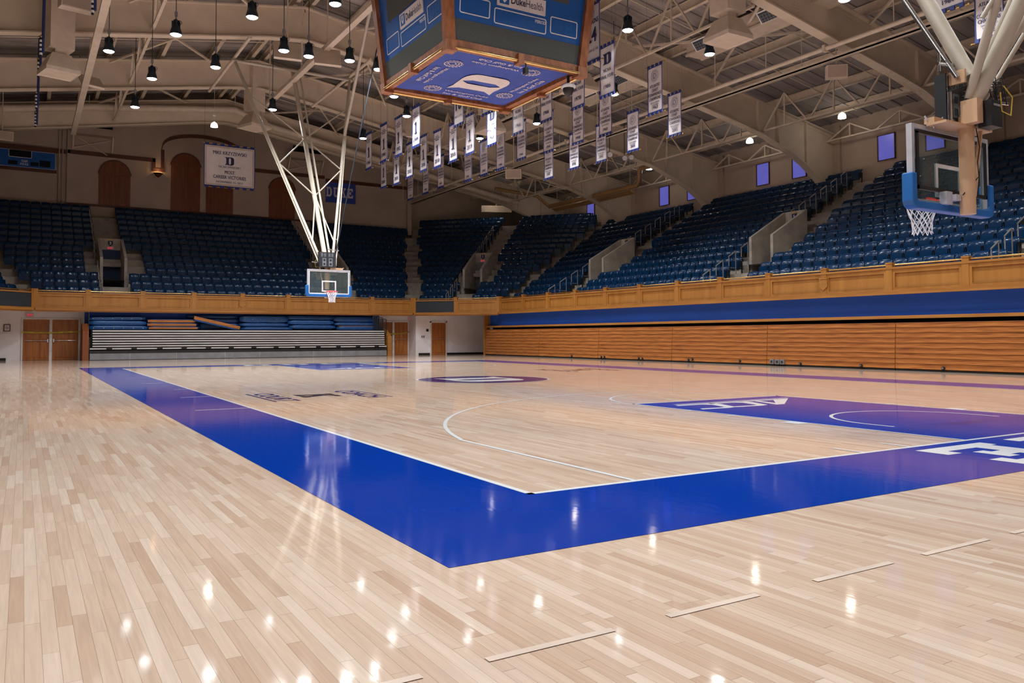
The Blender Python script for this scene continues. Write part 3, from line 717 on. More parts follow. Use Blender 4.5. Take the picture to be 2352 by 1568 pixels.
# ------------------------------------------------------------------ balcony parapets (panelled oak, posts, brass rail)
def parapet(nm, posts, label, dark=(), shields=()):
    sc = SEC[nm]; t = thing('balcony_parapet', label, 'parapet', sc.p(posts[0], 0.05, 2.6))
    b = B()
    def bx(t0, t1, d0, d1, z0, z1):
        P_ = [sc.p(a, d, z) for a in (t0, t1) for d in (d0, d1) for z in (z0, z1)]
        b.add(P_, [(0, 1, 3, 2), (4, 6, 7, 5), (0, 4, 5, 1), (2, 3, 7, 6), (0, 2, 6, 4), (1, 5, 7, 3)])
    e0, e1 = posts[0]-.0, posts[-1]+.0
    bx(e0, e1, -.10, .13, 2.56, 2.66); bx(e0, e1, -.06, .13, 2.66, 2.71); b.build('base_moulding', [M['oak_h']], t)
    if nm != 'right':
        b = B(); bx(e0, e1, -.05, .3, 2.50, 2.56); b.build('fascia_board', [M['oak_h']], t)
    b = B(); bx(e0, e1, -.05, .15, 3.42, 3.49); b.build('cap_rail', [M['oak_h']], t)
    for k, (p0, p1) in enumerate(zip(posts[:-1], posts[1:])):
        a0, a1 = p0+.11, p1-.11
        if k in dark:
            b = B(); bx(a0, a1, -.02, .1, 2.71, 3.42); b.build('screen_panel', [M['charcoal']], t)['label'] = 'charcoal grey screen panel'
            continue
        b = B(); bx(a0, a1, 0.035, .1, 2.71, 3.42)
        bx(a0, a1, -.015, .04, 3.29, 3.42); bx(a0, a1, -.015, .04, 2.71, 2.80); bx(a0, a0+.09, -.015, .04, 2.80, 3.29); bx(a1-.09, a1, -.015, .04, 2.80, 3.29)
        bx(a0+.09, a1-.09, -.022, .035, 2.785, 2.80)
        b.build('panel', [M['oak']], t)
    for p_ in posts:
        b = B(); bx(p_-.11, p_+.11, -.035, .15, 2.66, 3.60); bx(p_-.125, p_+.125, -.05, .165, 3.60, 3.65); b.build('post', [M['oak']], t)
    for p0, p1 in zip(posts[:-1], posts[1:]):
        b = B(); b.tube([sc.p(p0+.1, .06, 3.565), sc.p(p1-.1, .06, 3.565)], .032, 8); b.build('brass_rail', [M['brass']], t)
    for p_, txt in shields:
        pl = sc.frame(p_, -.04, 3.08)
        w, h = .34, .50
        b = B(); b.prism([(-w/2, h*.28), (-w/2, -h*.24), (0, -h*.5), (w/2, -h*.24), (w/2, h*.28)], pl, 0, .03); b.prism([(-w/2, h*.31), (w/2, h*.31), (w/2, h*.43), (w*.2, h*.43), (w*.2, h*.5), (-w*.2, h*.5), (-w*.2, h*.43), (-w/2, h*.43)], pl, 0, .035)
        s_ = b.build('section_shield', [M['oak_h']], t)
        b = B(); put_text(b, txt, pl, 0, -h*.2, h*.34, None, .0, .034)
        b.build('shield_number', [M['gold']], s_)
RP = [37.8-y for y in (37.75, 35.05, 32.45, 29.83, 27.2, 24.58, 21.97, 19.38, 16.8, 14.2, 11.59, 9.0, 6.4, 3.8, 1.2, -1.4, -4.0)]
parapet('right', RP, 'panelled oak balcony front with brass rail along the right stand', (), ((RP[9], '17'),))
BP = [x+2.79 for x in (-2.72, -.36, 2.24, 4.83, 7.43, 10.03, 12.7, 15.24, 17.93)]
parapet('back', BP, 'panelled oak balcony front above the metal bleachers at the far end', (), ((BP[4], '20'),))
parapet('corner', [.06, 2.85, 5.65], 'short oak balcony front with grey screen across the far right corner', (0,))
parapet('corner_left', [.06, 2.85, 5.65], 'short oak balcony front with grey screen at the far left corner', (1,))

# ================================================================== WOODEN BLEACHERS (right, closed)
JY = [39.62, 33.39, 27.86, 22.4, 16.94, 11.46, 5.98, 0.5, -5.0, -10.5]
PLACE = ['farthest, beside the oak corner post', 'second from the far corner', 'third from the far corner', 'fourth from the far corner', 'fifth from the far corner, with three outlet boxes', 'nearest one that fills the right edge', 'beyond the right edge', 'beyond the right edge', 'beyond the right edge']
for k in range(7):
    y1, y0 = JY[k]-.012, JY[k+1]+.012
    t = thing('wooden_bleacher', 'closed orange-brown wooden bleacher section, '+PLACE[k], 'bleacher', (21.95, (y0+y1)/2, 0), 'closed wooden bleachers along the right side')
    b = B(); b.box(22.03, 22.40, y0, y1, 0.03, 1.62); b.build('carcass', [M['dark']], t)
    for r in range(9):
        z0 = .075+r*.1715; xo = 21.9+.010*r
        b = B(); b.box(xo+.004, xo+.12, y0, y1, z0, z0+.144); b.box(xo-.012, xo+.13, y0, y1, z0+.144, z0+.1565); b.build('board', [M['bleacher_wood']], t)
    b = B(); b.box(21.93, 22.2, y0, y1, 0.0, .05); b.build('toe_strip', [M['rubber']], t)
for k, (u, v) in enumerate(((1313, 817.5), (1381, 819.5), (1388, 819.5), (1467, 822.5), (1475, 823.5), (1581, 826.5), (1590, 825), (1699, 829), (1838, 835.5), (1978, 839.5), (2167, 845.5))):
    p = on(0, 21.88, u, v); z = max(.09, p[2])
    t = thing('floor_lock', 'small round metal lock at the foot of the wooden bleachers, %s from the far end' % WORDS[k+1], 'floor lock', (21.88, p[1], z), 'round locks at the foot of the wooden bleachers')
    b = B(); b.tube([(21.895, p[1], z), (21.84, p[1], z)], .055, 12); b.build('rim', [M['rubber']], t)
    b = B(); b.tube([(21.85, p[1], z), (21.82, p[1], z)], .03, 10); b.build('cap', [M['chrome']], t)
for k, (u0, u1) in enumerate(((1770, 1778), (1782, 1791), (1793.5, 1802))):
    ya, yb_ = on(0, 21.88, u0, 833)[1], on(0, 21.88, u1, 833)[1]
    t = thing('outlet_box', 'grey outlet box at the bleacher foot, %s of the three' % ('leftmost', 'middle', 'rightmost')[k], 'outlet box', (21.88, (ya+yb_)/2, .2), 'outlet boxes at the foot of the wooden bleachers')
    b = B(); b.box(21.83, 21.895, yb_, ya, .075, .26); b.build('case', [M['grey_panel']], t)
    b = B(); b.box(21.82, 21.83, yb_+.04, ya-.04, .12, .22); b.build('cover', [M['charcoal']], t)

# ================================================================== METAL BLEACHERS (far end, closed)
YB = 41.5
xa, xb_ = -0.27, 16.0
t = thing('metal_bleacher', 'closed retractable bleacher with ribbed silver seat planks at the far end', 'bleacher', ((xa+xb_)/2, YB, 0))
b = B(); b.box(xa, xb_, YB, YB+.5, 0.02, .36); b.build('kick_panel', [M['grey_panel']], t)
for x in (3.88, 6.4, 8.3, 1.6, 11.4, 13.1): b = B(); b.box(x-.006, x+.006, YB-.004, YB, .03, .36); b.build('panel_joint', [M['bframe']], t)
b = B(); b.box(xa-.02, xb_+.02, YB-.02, YB+.5, .36, .50); b.build('black_step_nosing', [M['black']], t)
b = B(); b.box(xa+.05, xb_-.05, YB+.18, YB+.6, .50, 1.60); b.build('understructure', [M['dark']], t)
for r in range(8):
    z0 = .555+r*.132
    b = B(); e = .12 if r > 0 else 0
    b.box(xa+e, xb_-e, YB+.01+.012*r, YB+.19+.012*r, z0, z0+.070)
    for q_ in range(4): b.box(xa+e, xb_-e, YB+.004+.012*r, YB+.012+.012*r, z0+.006+q_*.016, z0+.015+q_*.016)
    b.build('seat_plank', [M['alum']], t)
for u in (251, 308, 367, 423, 479, 531, 583, 634, 683, 731, 777, 822, 865):
    x = on(1, YB, u, 797)[0]; b = B(); b.box(x-.13, x+.13, YB-.06, YB+.04, .56, .66); b.tube([(x-.07, YB-.08, .61), (x-.07, YB, .61)], .04, 8); b.tube([(x+.07, YB-.08, .61), (x+.07, YB, .61)], .04, 8)
    b.build('row_lock', [M['black']], t)
b = B(); b.prism([(0, 0), (1.5, 0), (1.5, 1.9), (.55, 1.9), (0, 1.5)], ((xa-.34, YB-.05, 0), (0, 1, 0), (0, 0, 1), (1, 0, 0)), 0, .28); b.build('end_panel', [M['dark_door']], t)
b = B(); b.prism([(0, 0), (1.5, 0), (1.5, 1.75), (.75, 1.62), (0, 1.2)], ((xb_+.05, YB-.05, 0), (0, 1, 0), (0, 0, 1), (1, 0, 0)), 0, .26); b.build('end_panel', [M['oak_h']], t)
for side, xs in ((0, (xa-.05,)), (1, (xb_-.62, xb_-.38, xb_-.14))):
    for k, x in enumerate(xs):
        y0 = YB+.35; zt = 2.48-(.10*k if side else 0); zb = 1.6-.1*k
        b = B()
        b.tube([(x, y0, zb), (x, y0, zt-.08), (x+.05*0, y0+.08, zt), (x+.0, y0+.62, zt), (x, y0+.7, zt-.08), (x, y0+.7, zb)], .022, 6)
        if side: b.tube([(x+.22, y0-.1, zb-.3), (x+.22, y0-.1, zt-.05), (x+.16, y0-.1, zt), (x-.10, y0-.1, zt), (x-.16, y0-.1, zt-.06), (x-.16, y0-.1, zb-.2)], .022, 6)
        g = b.build('guard_rail', [M['black']], t)
        b = B()
        if side:
            for j in range(9): b.tube([(x-.15+.0425*j, y0-.1, zb-.2), (x-.15+.0425*j, y0-.1, zt-.02)], .005, 4)
            for j in range(18): b.tube([(x-.16, y0-.1, zb-.2+j*.06), (x+.22, y0-.1, zb-.2+j*.06)], .005, 4)
        else:
            for j in range(14): b.tube([(x, y0+.05*j, zb), (x, y0+.05*j, zt-.02)], .006, 4)
        b.build('guard_mesh', [M['black']], g)
# blue panel and dark gap behind the mats
mb = B(); mb.box(-.45, 16.1, 43.0, 43.1, 1.2, 2.6); struct(mb, 'wall_back_panel', [M['wall_blue']])

# padded mats stacked on the bleacher
def cushion(b, x0, x1, y0, y1, z0, z1, r=.05, tilt=0.0, sag=0.0):
    prof = [(-1, -1), (-.6, -1), (.6, -1), (1, -1)]
    nx = 10; V = []; cs = [(0, r), (r*.3, r*.3), (r, 0)]
    ys = [(y0, z0+r), (y0+r*.3, z0+r*.3), (y0+r, z0), (y1-r, z0), (y1, z0+r), (y1, z1-r), (y1-r*.4, z1-r*.2), (y1-r*1.5, z1), ((y0+y1)/2, z1+.01), (y0+r*1.5, z1), (y0+r*.4, z1-r*.2), (y0, z1-r)]
    for i in range(nx+1):
        f_ = i/nx; x = x0+(x1-x0)*f_; k = 1-.35*((2*f_-1)**10)
        zc = (z0+z1)/2; w = sag*math.sin(f_*PI*5)
        for y, z in ys: V.append((x, (y0+y1)/2+(y-(y0+y1)/2)*(k*.5+.5), zc+(z-zc)*k+tilt*(f_-.5)+w))
    n = len(ys); F = [(i*n+j, i*n+(j+1) % n, (i+1)*n+(j+1) % n, (i+1)*n+j) for i in range(nx) for j in range(n)]+[tuple(range(n))[::-1], tuple(range(nx*n, (nx+1)*n))]
    b.sm = True; b.add(V, F); b.sm = False
MATS = [ # pixel box on the plane of their front, kind, label
 (203, 340, 747.5, 759, 'b', 'lowest blue vinyl mat in the leftmost stack, with button row', 42.0),
 (203, 336, 736.5, 747.3, 'p', 'plain blue vinyl mat in the middle of the leftmost stack', 42.15),
 (202, 335, 727, 736.3, 'b', 'topmost blue vinyl mat of the leftmost stack, slightly tilted', 42.3),
 (341, 458, 749, 756, 'w', 'lowest of three wood-edged blue mats in the second stack', 42.0),
 (338, 455, 741, 748.6, 'w', 'middle of three wood-edged blue mats in the second stack', 42.1),
 (339, 453, 732.5, 740.6, 'w', 'topmost of three wood-edged blue mats in the second stack', 42.2),
 (455, 550, 742, 757, 'p', 'blue mat lying under the leaning wood-edged board', 42.4),
 (452, 548, 732, 741.5, 'p', 'blue mat behind the leaning wood-edged board, middle layer', 42.55),
 (430, 546, 723.5, 731.5, 'p', 'blue mat behind the leaning wood-edged board, top layer', 42.6),
 (556, 672, 751, 760, 'p', 'lowest blue mat in the stack left of the far goal', 42.0),
 (552, 663, 742, 750.5, 'p', 'thin middle mat in the stack left of the far goal', 42.15),
 (552, 663, 725, 741.5, 'b', 'puffy bulging blue mat on top of the stack left of the far goal', 42.25),
 (667, 771, 746.5, 756, 'b', 'lowest blue mat with buttons in the stack left of the net', 42.0),
 (663, 767, 735.5, 746, 'p', 'middle blue mat in the stack left of the net', 42.15),
 (660, 767, 725, 735, 'p', 'topmost blue mat in the stack left of the net', 42.3),
 (776, 880, 749, 760, 's', 'blue mat with wooden inlay on top, lowest in the rightmost stack', 42.0),
 (770, 869, 740.5, 748.6, 'b', 'middle blue mat with buttons in the rightmost stack', 42.15),
 (767, 866, 727, 740, 'p', 'thick plain blue mat on top of the rightmost stack', 42.3)]
for u0, u1, v0, v1, kd, lab, yy in MATS:
    vm = (v0+v1)/2; um = (u0+u1)/2
    A = on(1, yy, u0, vm); Bq = on(1, yy, u1, vm); zt = on(1, yy, um, v0)[2]; zb = on(1, yy, um, v1)[2]
    t = thing('padded_mat', lab, 'mat', ((A[0]+Bq[0])/2, yy+.3, zb), 'padded mats on the metal bleachers')
    b = B(); cushion(b, A[0], Bq[0], yy, yy+.62, zb+.004, zt-.004, min(.05, (zt-zb)*.3), 0.05 if 'tilted' in lab else 0, .012 if 'puffy' in lab else 0.004)
    b.build('pad', [M['mat_blue']], t)
    if kd == 'b':
        for q_ in range(6):
            x = A[0]+(Bq[0]-A[0])*(q_+.5)/6; b = B(); b.tube([(x, yy-.006, (zt+zb)/2), (x, yy+.02, (zt+zb)/2)], .022, 8); b.build('grommet', [M['chrome']], t)
    if kd == 'w':
        b = B(); b.box(A[0]+.01, Bq[0]-.1, yy-.02, yy+.02, zb+.01, zt-.045); b.build('wood_edge', [M['bleacher_wood']], t)
    if kd == 's':
        b = B(); b.box(A[0]+.06, Bq[0]-.06, yy+.03, yy+.45, zt-.02, zt+.006); b.build('wood_inlay', [M['bleacher_wood']], t)
p0 = on(1, 41.95, 446, 729); p1 = on(1, 41.95, 551, 753)
t = thing('padded_mat', 'wood-edged blue board leaning diagonally down across the mat stacks', 'mat', ((p0[0]+p1[0])/2, 41.95, p1[2]))
d_ = (p1-p0)/np.linalg.norm(p1-p0); nrm = np.array([d_[2], 0, -d_[0]])*(-1 if -d_[0] < 0 else 1); nrm = np.array([-d_[2], 0, d_[0]])
b = B(); b.obox((p0+p1)/2+np.array([0, .2, 0])-nrm*.11, d_, (0, 1, 0), nrm, np.linalg.norm(p1-p0)/2-.05, .22, .06); b.build('pad', [M['mat_blue']], t)
b = B(); b.obox((p0+p1)/2, d_, (0, 1, 0), nrm, np.linalg.norm(p1-p0)/2, .03, .085); b.build('wood_edge', [M['bleacher_wood']], t)

# ================================================================== BASKETBALL GOALS
def goal(s, label):
    """s=0 near goal (hung toward -y), s=1 far goal"""
    sg = -1 if s else 1
    def T(p): x, y, z = p; return (15.24-x, L_-y, z) if s else (x, y, z)
    def bx(b, x0, x1, y0, y1, z0, z1):
        p = T((x0, y0, z0)); q_ = T((x1, y1, z1)); b.box(min(p[0], q_[0]), max(p[0], q_[0]), min(p[1], q_[1]), max(p[1], q_[1]), z0, z1)
    def tb(b, pts, r, n=10): b.tube([T(p) for p in pts], r, n)
    t = thing('basketball_goal', label, 'basketball goal', T((7.62, 1.2, 2.8)))
    x0, x1, z0, z1 = 6.706, 8.534, 2.90, 3.97; yf, yb2 = 1.235, 1.155
    b = B(); bx(b, x0+.03, x1-.03, 1.205, 1.22, z0+.03, z1-.03); gl = b.build('backboard_glass', [M['glass']], t)
    b = B()
    for a in ((x0, x1, z0, z0+.055), (x0, x1, z1-.055, z1), (x0, x0+.055, z0+.055, z1-.055), (x1-.055, x1, z0+.055, z1-.055)): bx(b, a[0], a[1], yb2, yf, a[2], a[3])
    b.build('backboard_frame', [M['bframe']], t)
    b = B(); fr = (T((7.62, 1.2225, 0)), (sg, 0, 0), (0, 0, 1), (0, sg, 0))
    frame2d(b, fr, -.305, .305, 3.05, 3.507, .052); frame2d(b, fr, x0+.055-7.62, x1-.055-7.62, z0+.055, z1-.055, .04)
    fr2 = (T((7.62, 1.2025, 0)), (sg, 0, 0), (0, 0, 1), (0, -sg, 0)); frame2d(b, fr2, -.305, .305, 3.05, 3.507, .052)
    b.build('target_square', [M['white']], gl)
    b = B()
    for a in ((x0+.09, x1-.09, z0+.20, z0+.25), (x0+.09, x1-.09, z1-.125, z1-.075), (x0+.09, x0+.115, z0+.2, z1-.1), (x1-.115, x1-.09, z0+.2, z1-.1)): bx(b, a[0], a[1], 1.13, 1.165, a[2], a[3])
    b.build('light_strip_frame', [M['black']], t)
    # padding: U shape round the lower edge
    b = B(); pr = [(x0-.055, z0-.075), (x1+.055, z0-.075)]
    def U(off):
        return [(x0-off+.0, 3.31), (x0-off, z0-off+.10), (x0-off+.03, z0-off+.03), (x0-off+.10, z0-off), (x1+off-.10, z0-off), (x1+off-.03, z0-off+.03), (x1+off, z0-off+.10), (x1+off, 3.31)]
    P_ = U(.06); I_ = [(x0+.045, 3.31), (x0+.045, z0+.10), (x0+.06, z0+.06), (x0+.10, z0+.045), (x1-.10, z0+.045), (x1-.06, z0+.06), (x1-.045, z0+.10), (x1-.045, 3.31)]
    n = 8; ya, yc = 1.115, 1.275
    V = [T((x, y, z)) for y in (ya, yc) for x, z in P_]+[T((x, y, z)) for y in (ya, yc) for x, z in I_]
    F = []
    for j in range(n-1):
        F += [(j, j+1, n+j+1, n+j), (2*n+j, 3*n+j, 3*n+j+1, 2*n+j+1), (j, 2*n+j, 2*n+j+1, j+1), (n+j, n+j+1, 3*n+j+1, 3*n+j)]
    F += [(0, n, 3*n, 2*n), (n-1, 3*n-1, 4*n-1, 2*n-1)]
    b.add(V, F); pd = b.build('edge_padding', [M['pad_blue']], t)
    md = pd.modifiers.new('round', 'BEVEL'); md.width = .018; md.segments = 3; md.limit_method = 'ANGLE'
    # rim, bracket and net
    c = (7.62, 1.22+.38, 3.05); rr = .2286
    b = B(); b.tube([T((c[0]+rr*math.cos(a), c[1]+rr*math.sin(a), 3.05)) for a in [2*PI*i/28 for i in range(28)]], .010, 8, closed=True)
    bx(b, 7.62-.10, 7.62+.10, 1.225, 1.40, 3.025, 3.045); bx(b, 7.62-.075, 7.62+.075, 1.225, 1.25, 2.93, 3.05)
    for sx in (-1, 1): b.bar(T((7.62+sx*.10, 1.25, 2.96)), T((7.62+sx*.19, 1.48, 3.04)), .02, .02)
    for i in range(12):
        a = 2*PI*i/12; b.tube([T((c[0]+rr*math.cos(a), c[1]+rr*math.sin(a), 3.045)), T((c[0]+(rr-.006)*math.cos(a), c[1]+(rr-.006)*math.sin(a), 3.02))], .005, 4)
    b.build('rim', [M['rim']], t)
    b = B()
    prof = lambda f_: (.222-.10*math.sin(min(1, f_*1.15)*PI/2)+.018*max(0, f_-.8)*5*.5, 3.03-.43*f_)
    lv = [0, .2, .38, .55, .70, .85, 1.0]
    for i in range(12):
        for dr in (-1, 1):
            pts = []
            for k, f_ in enumerate(lv):
                a = 2*PI*(i+dr*.5*k)/12; r_, z_ = prof(f_); wob = .006*math.sin(i*2.3+k*1.7)
                pts.append(T((c[0]+(r_+wob)*math.cos(a), c[1]+(r_+wob)*math.sin(a), z_+.01*math.sin(i*1.9+k))))
            b.tube(pts, .0055 if not s else .0075, 4)
    b.build('net', [M['net']], t)
    # mast, carrier beam, control box
    b = B(); tb(b, [(7.62, .95, 2.80), (7.62, .95, 4.12)], .098, 20); b.build('mast', [M['pole_tan']], t)
    b = B(); bx(b, 7.0, 8.1, .86, 1.13, 3.955, 3.985); bx(b, 7.0, 7.55, 1.02, 1.16, 3.985, 4.06); bx(b, 7.44, 7.58, .70, .92, 3.985, 4.30); b.build('carrier_bracket', [M['pole_tan']], t)
    b = B(); bx(b, 7.60, 7.86, .60, .78, 3.93, 4.28); bb = b.build('control_box', [M['black']], t)
    b = B(); put_text(b, 'DAKTRONICS', (T((7.73, .595, 4.20)), (sg, 0, 0), (0, 0, 1), (0, -sg, 0)), 0, 0, .03, .17); b.build('box_lettering', [M['white']], bb)
    # shot clock
    b = B(); bx(b, 7.32, 8.04, 1.04, 1.20, 4.06, 4.70); sc_ = b.build('shot_clock', [M['black']], t)
    b = B(); fc = (T((7.68, 1.205, 4.38)), (-sg, 0, 0), (0, 0, 1), (0, sg, 0)); fb = (T((7.68, 1.035, 4.38)), (sg, 0, 0), (0, 0, 1), (0, -sg, 0))
    for f_ in (fc, fb): frame2d(b, f_, -.35, .35, -.31, .31, .02)
    b.build('clock_edging', [M['chrome']], sc_)
    b = B()
    for f_ in (fc, fb): b.flat([(-.33, -.29), (.33, -.29), (.33, .29), (-.33, .29)], f_, 0.001)
    b.build('clock_window', [M['charcoal']], sc_)
    for f_ in (fc, fb):
        b = B()
        def dig(cx, cy, w, h, th):
            for k in (0, 1):
                frame2d(b, f_, cx-w/2, cx+w/2, cy-h/2+k*h/2, cy+k*h/2, th, .004)
        for cx in (-.24, -.11, .08, .20): dig(cx, .20, .075, .15, .018)
        for cx in (-.14, .13): dig(cx, -.10, .16, .33, .035)
        b.build('clock_digits', [M['grey_panel']], sc_)
    # small fittings: clamps, camera arms, cables
    for r_, pts in ((.025, ((7.15, 1.05, 4.80), (7.60, 1.02, 4.84))), (.018, ((7.19, 1.05, 4.70), (7.19, 1.05, 4.95))), (.03, ((7.30, .98, 4.42), (7.30, .98, 4.03))), (.028, ((7.30, .98, 4.42), (7.72, .74, 4.55))), (.026, ((7.80, .72, 4.50), (7.55, .84, 4.60))),
                    (.012, ((6.95, 1.12, 4.08), (7.12, 1.1, 3.94))), (.012, ((7.12, 1.1, 3.94), (7.3, 1.08, 4.1))), (.022, ((7.40, 1.1, 3.02), (7.6, .96, 3.04))), (.03, ((7.85, .93, 4.66), (8.05, .85, 4.72))), (.02, ((7.95, .7, 4.3), (8.2, .7, 4.32)))):
        b = B(); tb(b, pts, r_, 8); b.build('clamp_arm', [M['chrome'] if r_ != .028 else M['black']], t)
    b = B(); bx(b, 7.28, 7.42, 1.04, 1.14, 2.93, 3.10); bx(b, 7.40, 7.52, .98, 1.10, 2.98, 3.06); b.build('rim_bracket', [M['bframe']], t)
    b = B(); bx(b, 6.98, 7.16, 1.12, 1.15, 2.98, 3.0); b.build('red_light_bar', [M['rim']], t)
    b = B()
    for q_ in range(9):
        r_ = random.Random(q_); a = (7.5+.1*r_.random(), .85+.1*r_.random(), 4.35+.2*r_.random()); e_ = (7.85+.15*r_.random(), .6+.2*r_.random(), 4.45+.25*r_.random())
        tb(b, [a, ((a[0]+e_[0])/2, (a[1]+e_[1])/2, min(a[2], e_[2])+.12*r_.random()), e_, (e_[0]+.05, e_[1], e_[2]-.25)], .008, 5)
    tb(b, [(7.66, .84, 3.95), (7.72, .83, 3.7), (7.68, .84, 3.5), (7.7, .84, 3.3), (7.5, .95, 3.05)], .007, 5)
    b.build('cable_bundle', [M['rubber']], t)
    b = B(); tb(b, [(7.9, .6, 4.5), (8.02, .55, 4.35), (7.98, .55, 4.1), (7.85, .6, 4.15), (7.82, .6, 4.4)], .009, 5); b.build('yellow_cable', [M['cable_y']], t)
    b = B(); b.bar(T((7.95, .90, 4.3)), T((7.74, .93, 3.05)), .055, .02); b.build('diagonal_strap', [M['pole_tan']], t)
    # ceiling hung frame leaning back
    YT, ZT = -4.05, 13.85
    top = (7.62, YT-.3, 13.95); bot = (7.62, .93, 4.10)
    b = B(); tb(b, [bot, top], .10, 14); b.build('main_post', [M['pole']], t)
    b = B(); tb(b, [(7.45 if s else 7.66, .98 if s else .86, 4.2 if s else 4.5), (7.36, YT-.1, 13.9)], .045, 10); b.build('lift_post', [M['pole']], t)
    E = []
    for sx in (-1, 1):
        e_ = (7.62+sx*2.74, YT, ZT); E.append(e_)
        b0_ = .22 if s else .08
        b = B(); tb(b, [(7.62+sx*b0_, .95 if s else .86, 4.25 if s else 4.35), e_], .058, 10); b.build('side_post', [M['pole']], t)
        if not s and sx < 0: continue
        b = B(); tb(b, [(7.62+sx*.34, 1.05, 4.15), (e_[0]+sx*.02, e_[1]+.02, e_[2]-.1)], .03, 8)
        for f_ in (.12, .3, .48, .65, .8):
            pa = [(7.62+sx*.22)+(e_[0]-7.62-sx*.22)*f_, .95+(e_[1]-.95)*f_, 4.25+(e_[2]-4.25)*f_]; w_ = .13*(1-f_)+.02; b.bar(T(tuple(pa)), T((pa[0]+sx*w_, pa[1]+.1*(1-f_), pa[2]-.1*(1-f_))), .03, .03)
        b.build('outer_stay', [M['pole']], t)
    b = B(); tb(b, [(E[0][0]-.15, YT, ZT), (E[1][0]+.15, YT, ZT)], .075, 12); b.build('cross_pipe', [M['pole']], t)
    def lerp(a, c_, f_): return tuple(a[i]+(c_[i]-a[i])*f_ for i in range(3))
    lowL = [(7.62-.22, .95, 4.25), (7.62+.22, .95, 4.25)]
    b = B()
    for sx in (0, 1):
        for fa, fb_ in ((.82, .62), (.47, .62), (.47, .33), (.10, .33)):
            tb(b, [lerp(lowL[sx], E[sx], fa), lerp((bot[0], bot[1]+.09, bot[2]), top, fb_)], .03, 8)
    b.build('lattice_brace', [M['pole']], t)
    j = lerp(lowL[1] if not s else lowL[0], E[1] if not s else E[0], .60)
    b = B()
    if s: b.tube([T(lerp(lowL[0], E[0], .66)), tuple(on(1, 24.3, 855, 0))], .07, 10)
    else: tb(b, [(7.55, .84, 4.62), (7.55, 6.2, 16.1)], .10, 14)
    b.build('fold_brace', [M['pole']], t)
    b = B()
    if s: b.tube([T((7.3, 1.0, 4.5)), tuple(on(1, 24.6, 876, 60)), tuple(on(1, 24.3, 882, 0))], .025, 8)
    else: tb(b, [(7.35, .9, 4.6), (7.35, 5.9, 13.6)], .035, 8)
    b.build('hoist_rod', [M['chrome'] if not s else M['charcoal']], t)
    b = B(); b.obox(T((7.84, .95, 4.62)), (1, 0, 0), (0, 1, 0), (0, 0, 1), .02, .13, .09); b.build('hinge_plate', [M['pole_tan']], t); b = B(); b.obox(T((7.40, .95, 4.62)), (1, 0, 0), (0, 1, 0), (0, 0, 1), .02, .13, .09); b.build('hinge_plate', [M['pole_tan']], t)
    # hangers: pipes under the roof girders that carry the frame
    for sx in (-1, 1):
        b = B(); tb(b, [(7.62+sx*2.74, YT+2.9, 14.02), (7.62+sx*2.74, YT-6.0, 14.02)], .075, 10); b.build('carrier_pipe', [M['purlin']], t)
    return t
goal(0, 'near basketball goal seen from behind, glass board with blue padding')
goal(1, 'far basketball goal facing the camera over the far baseline')

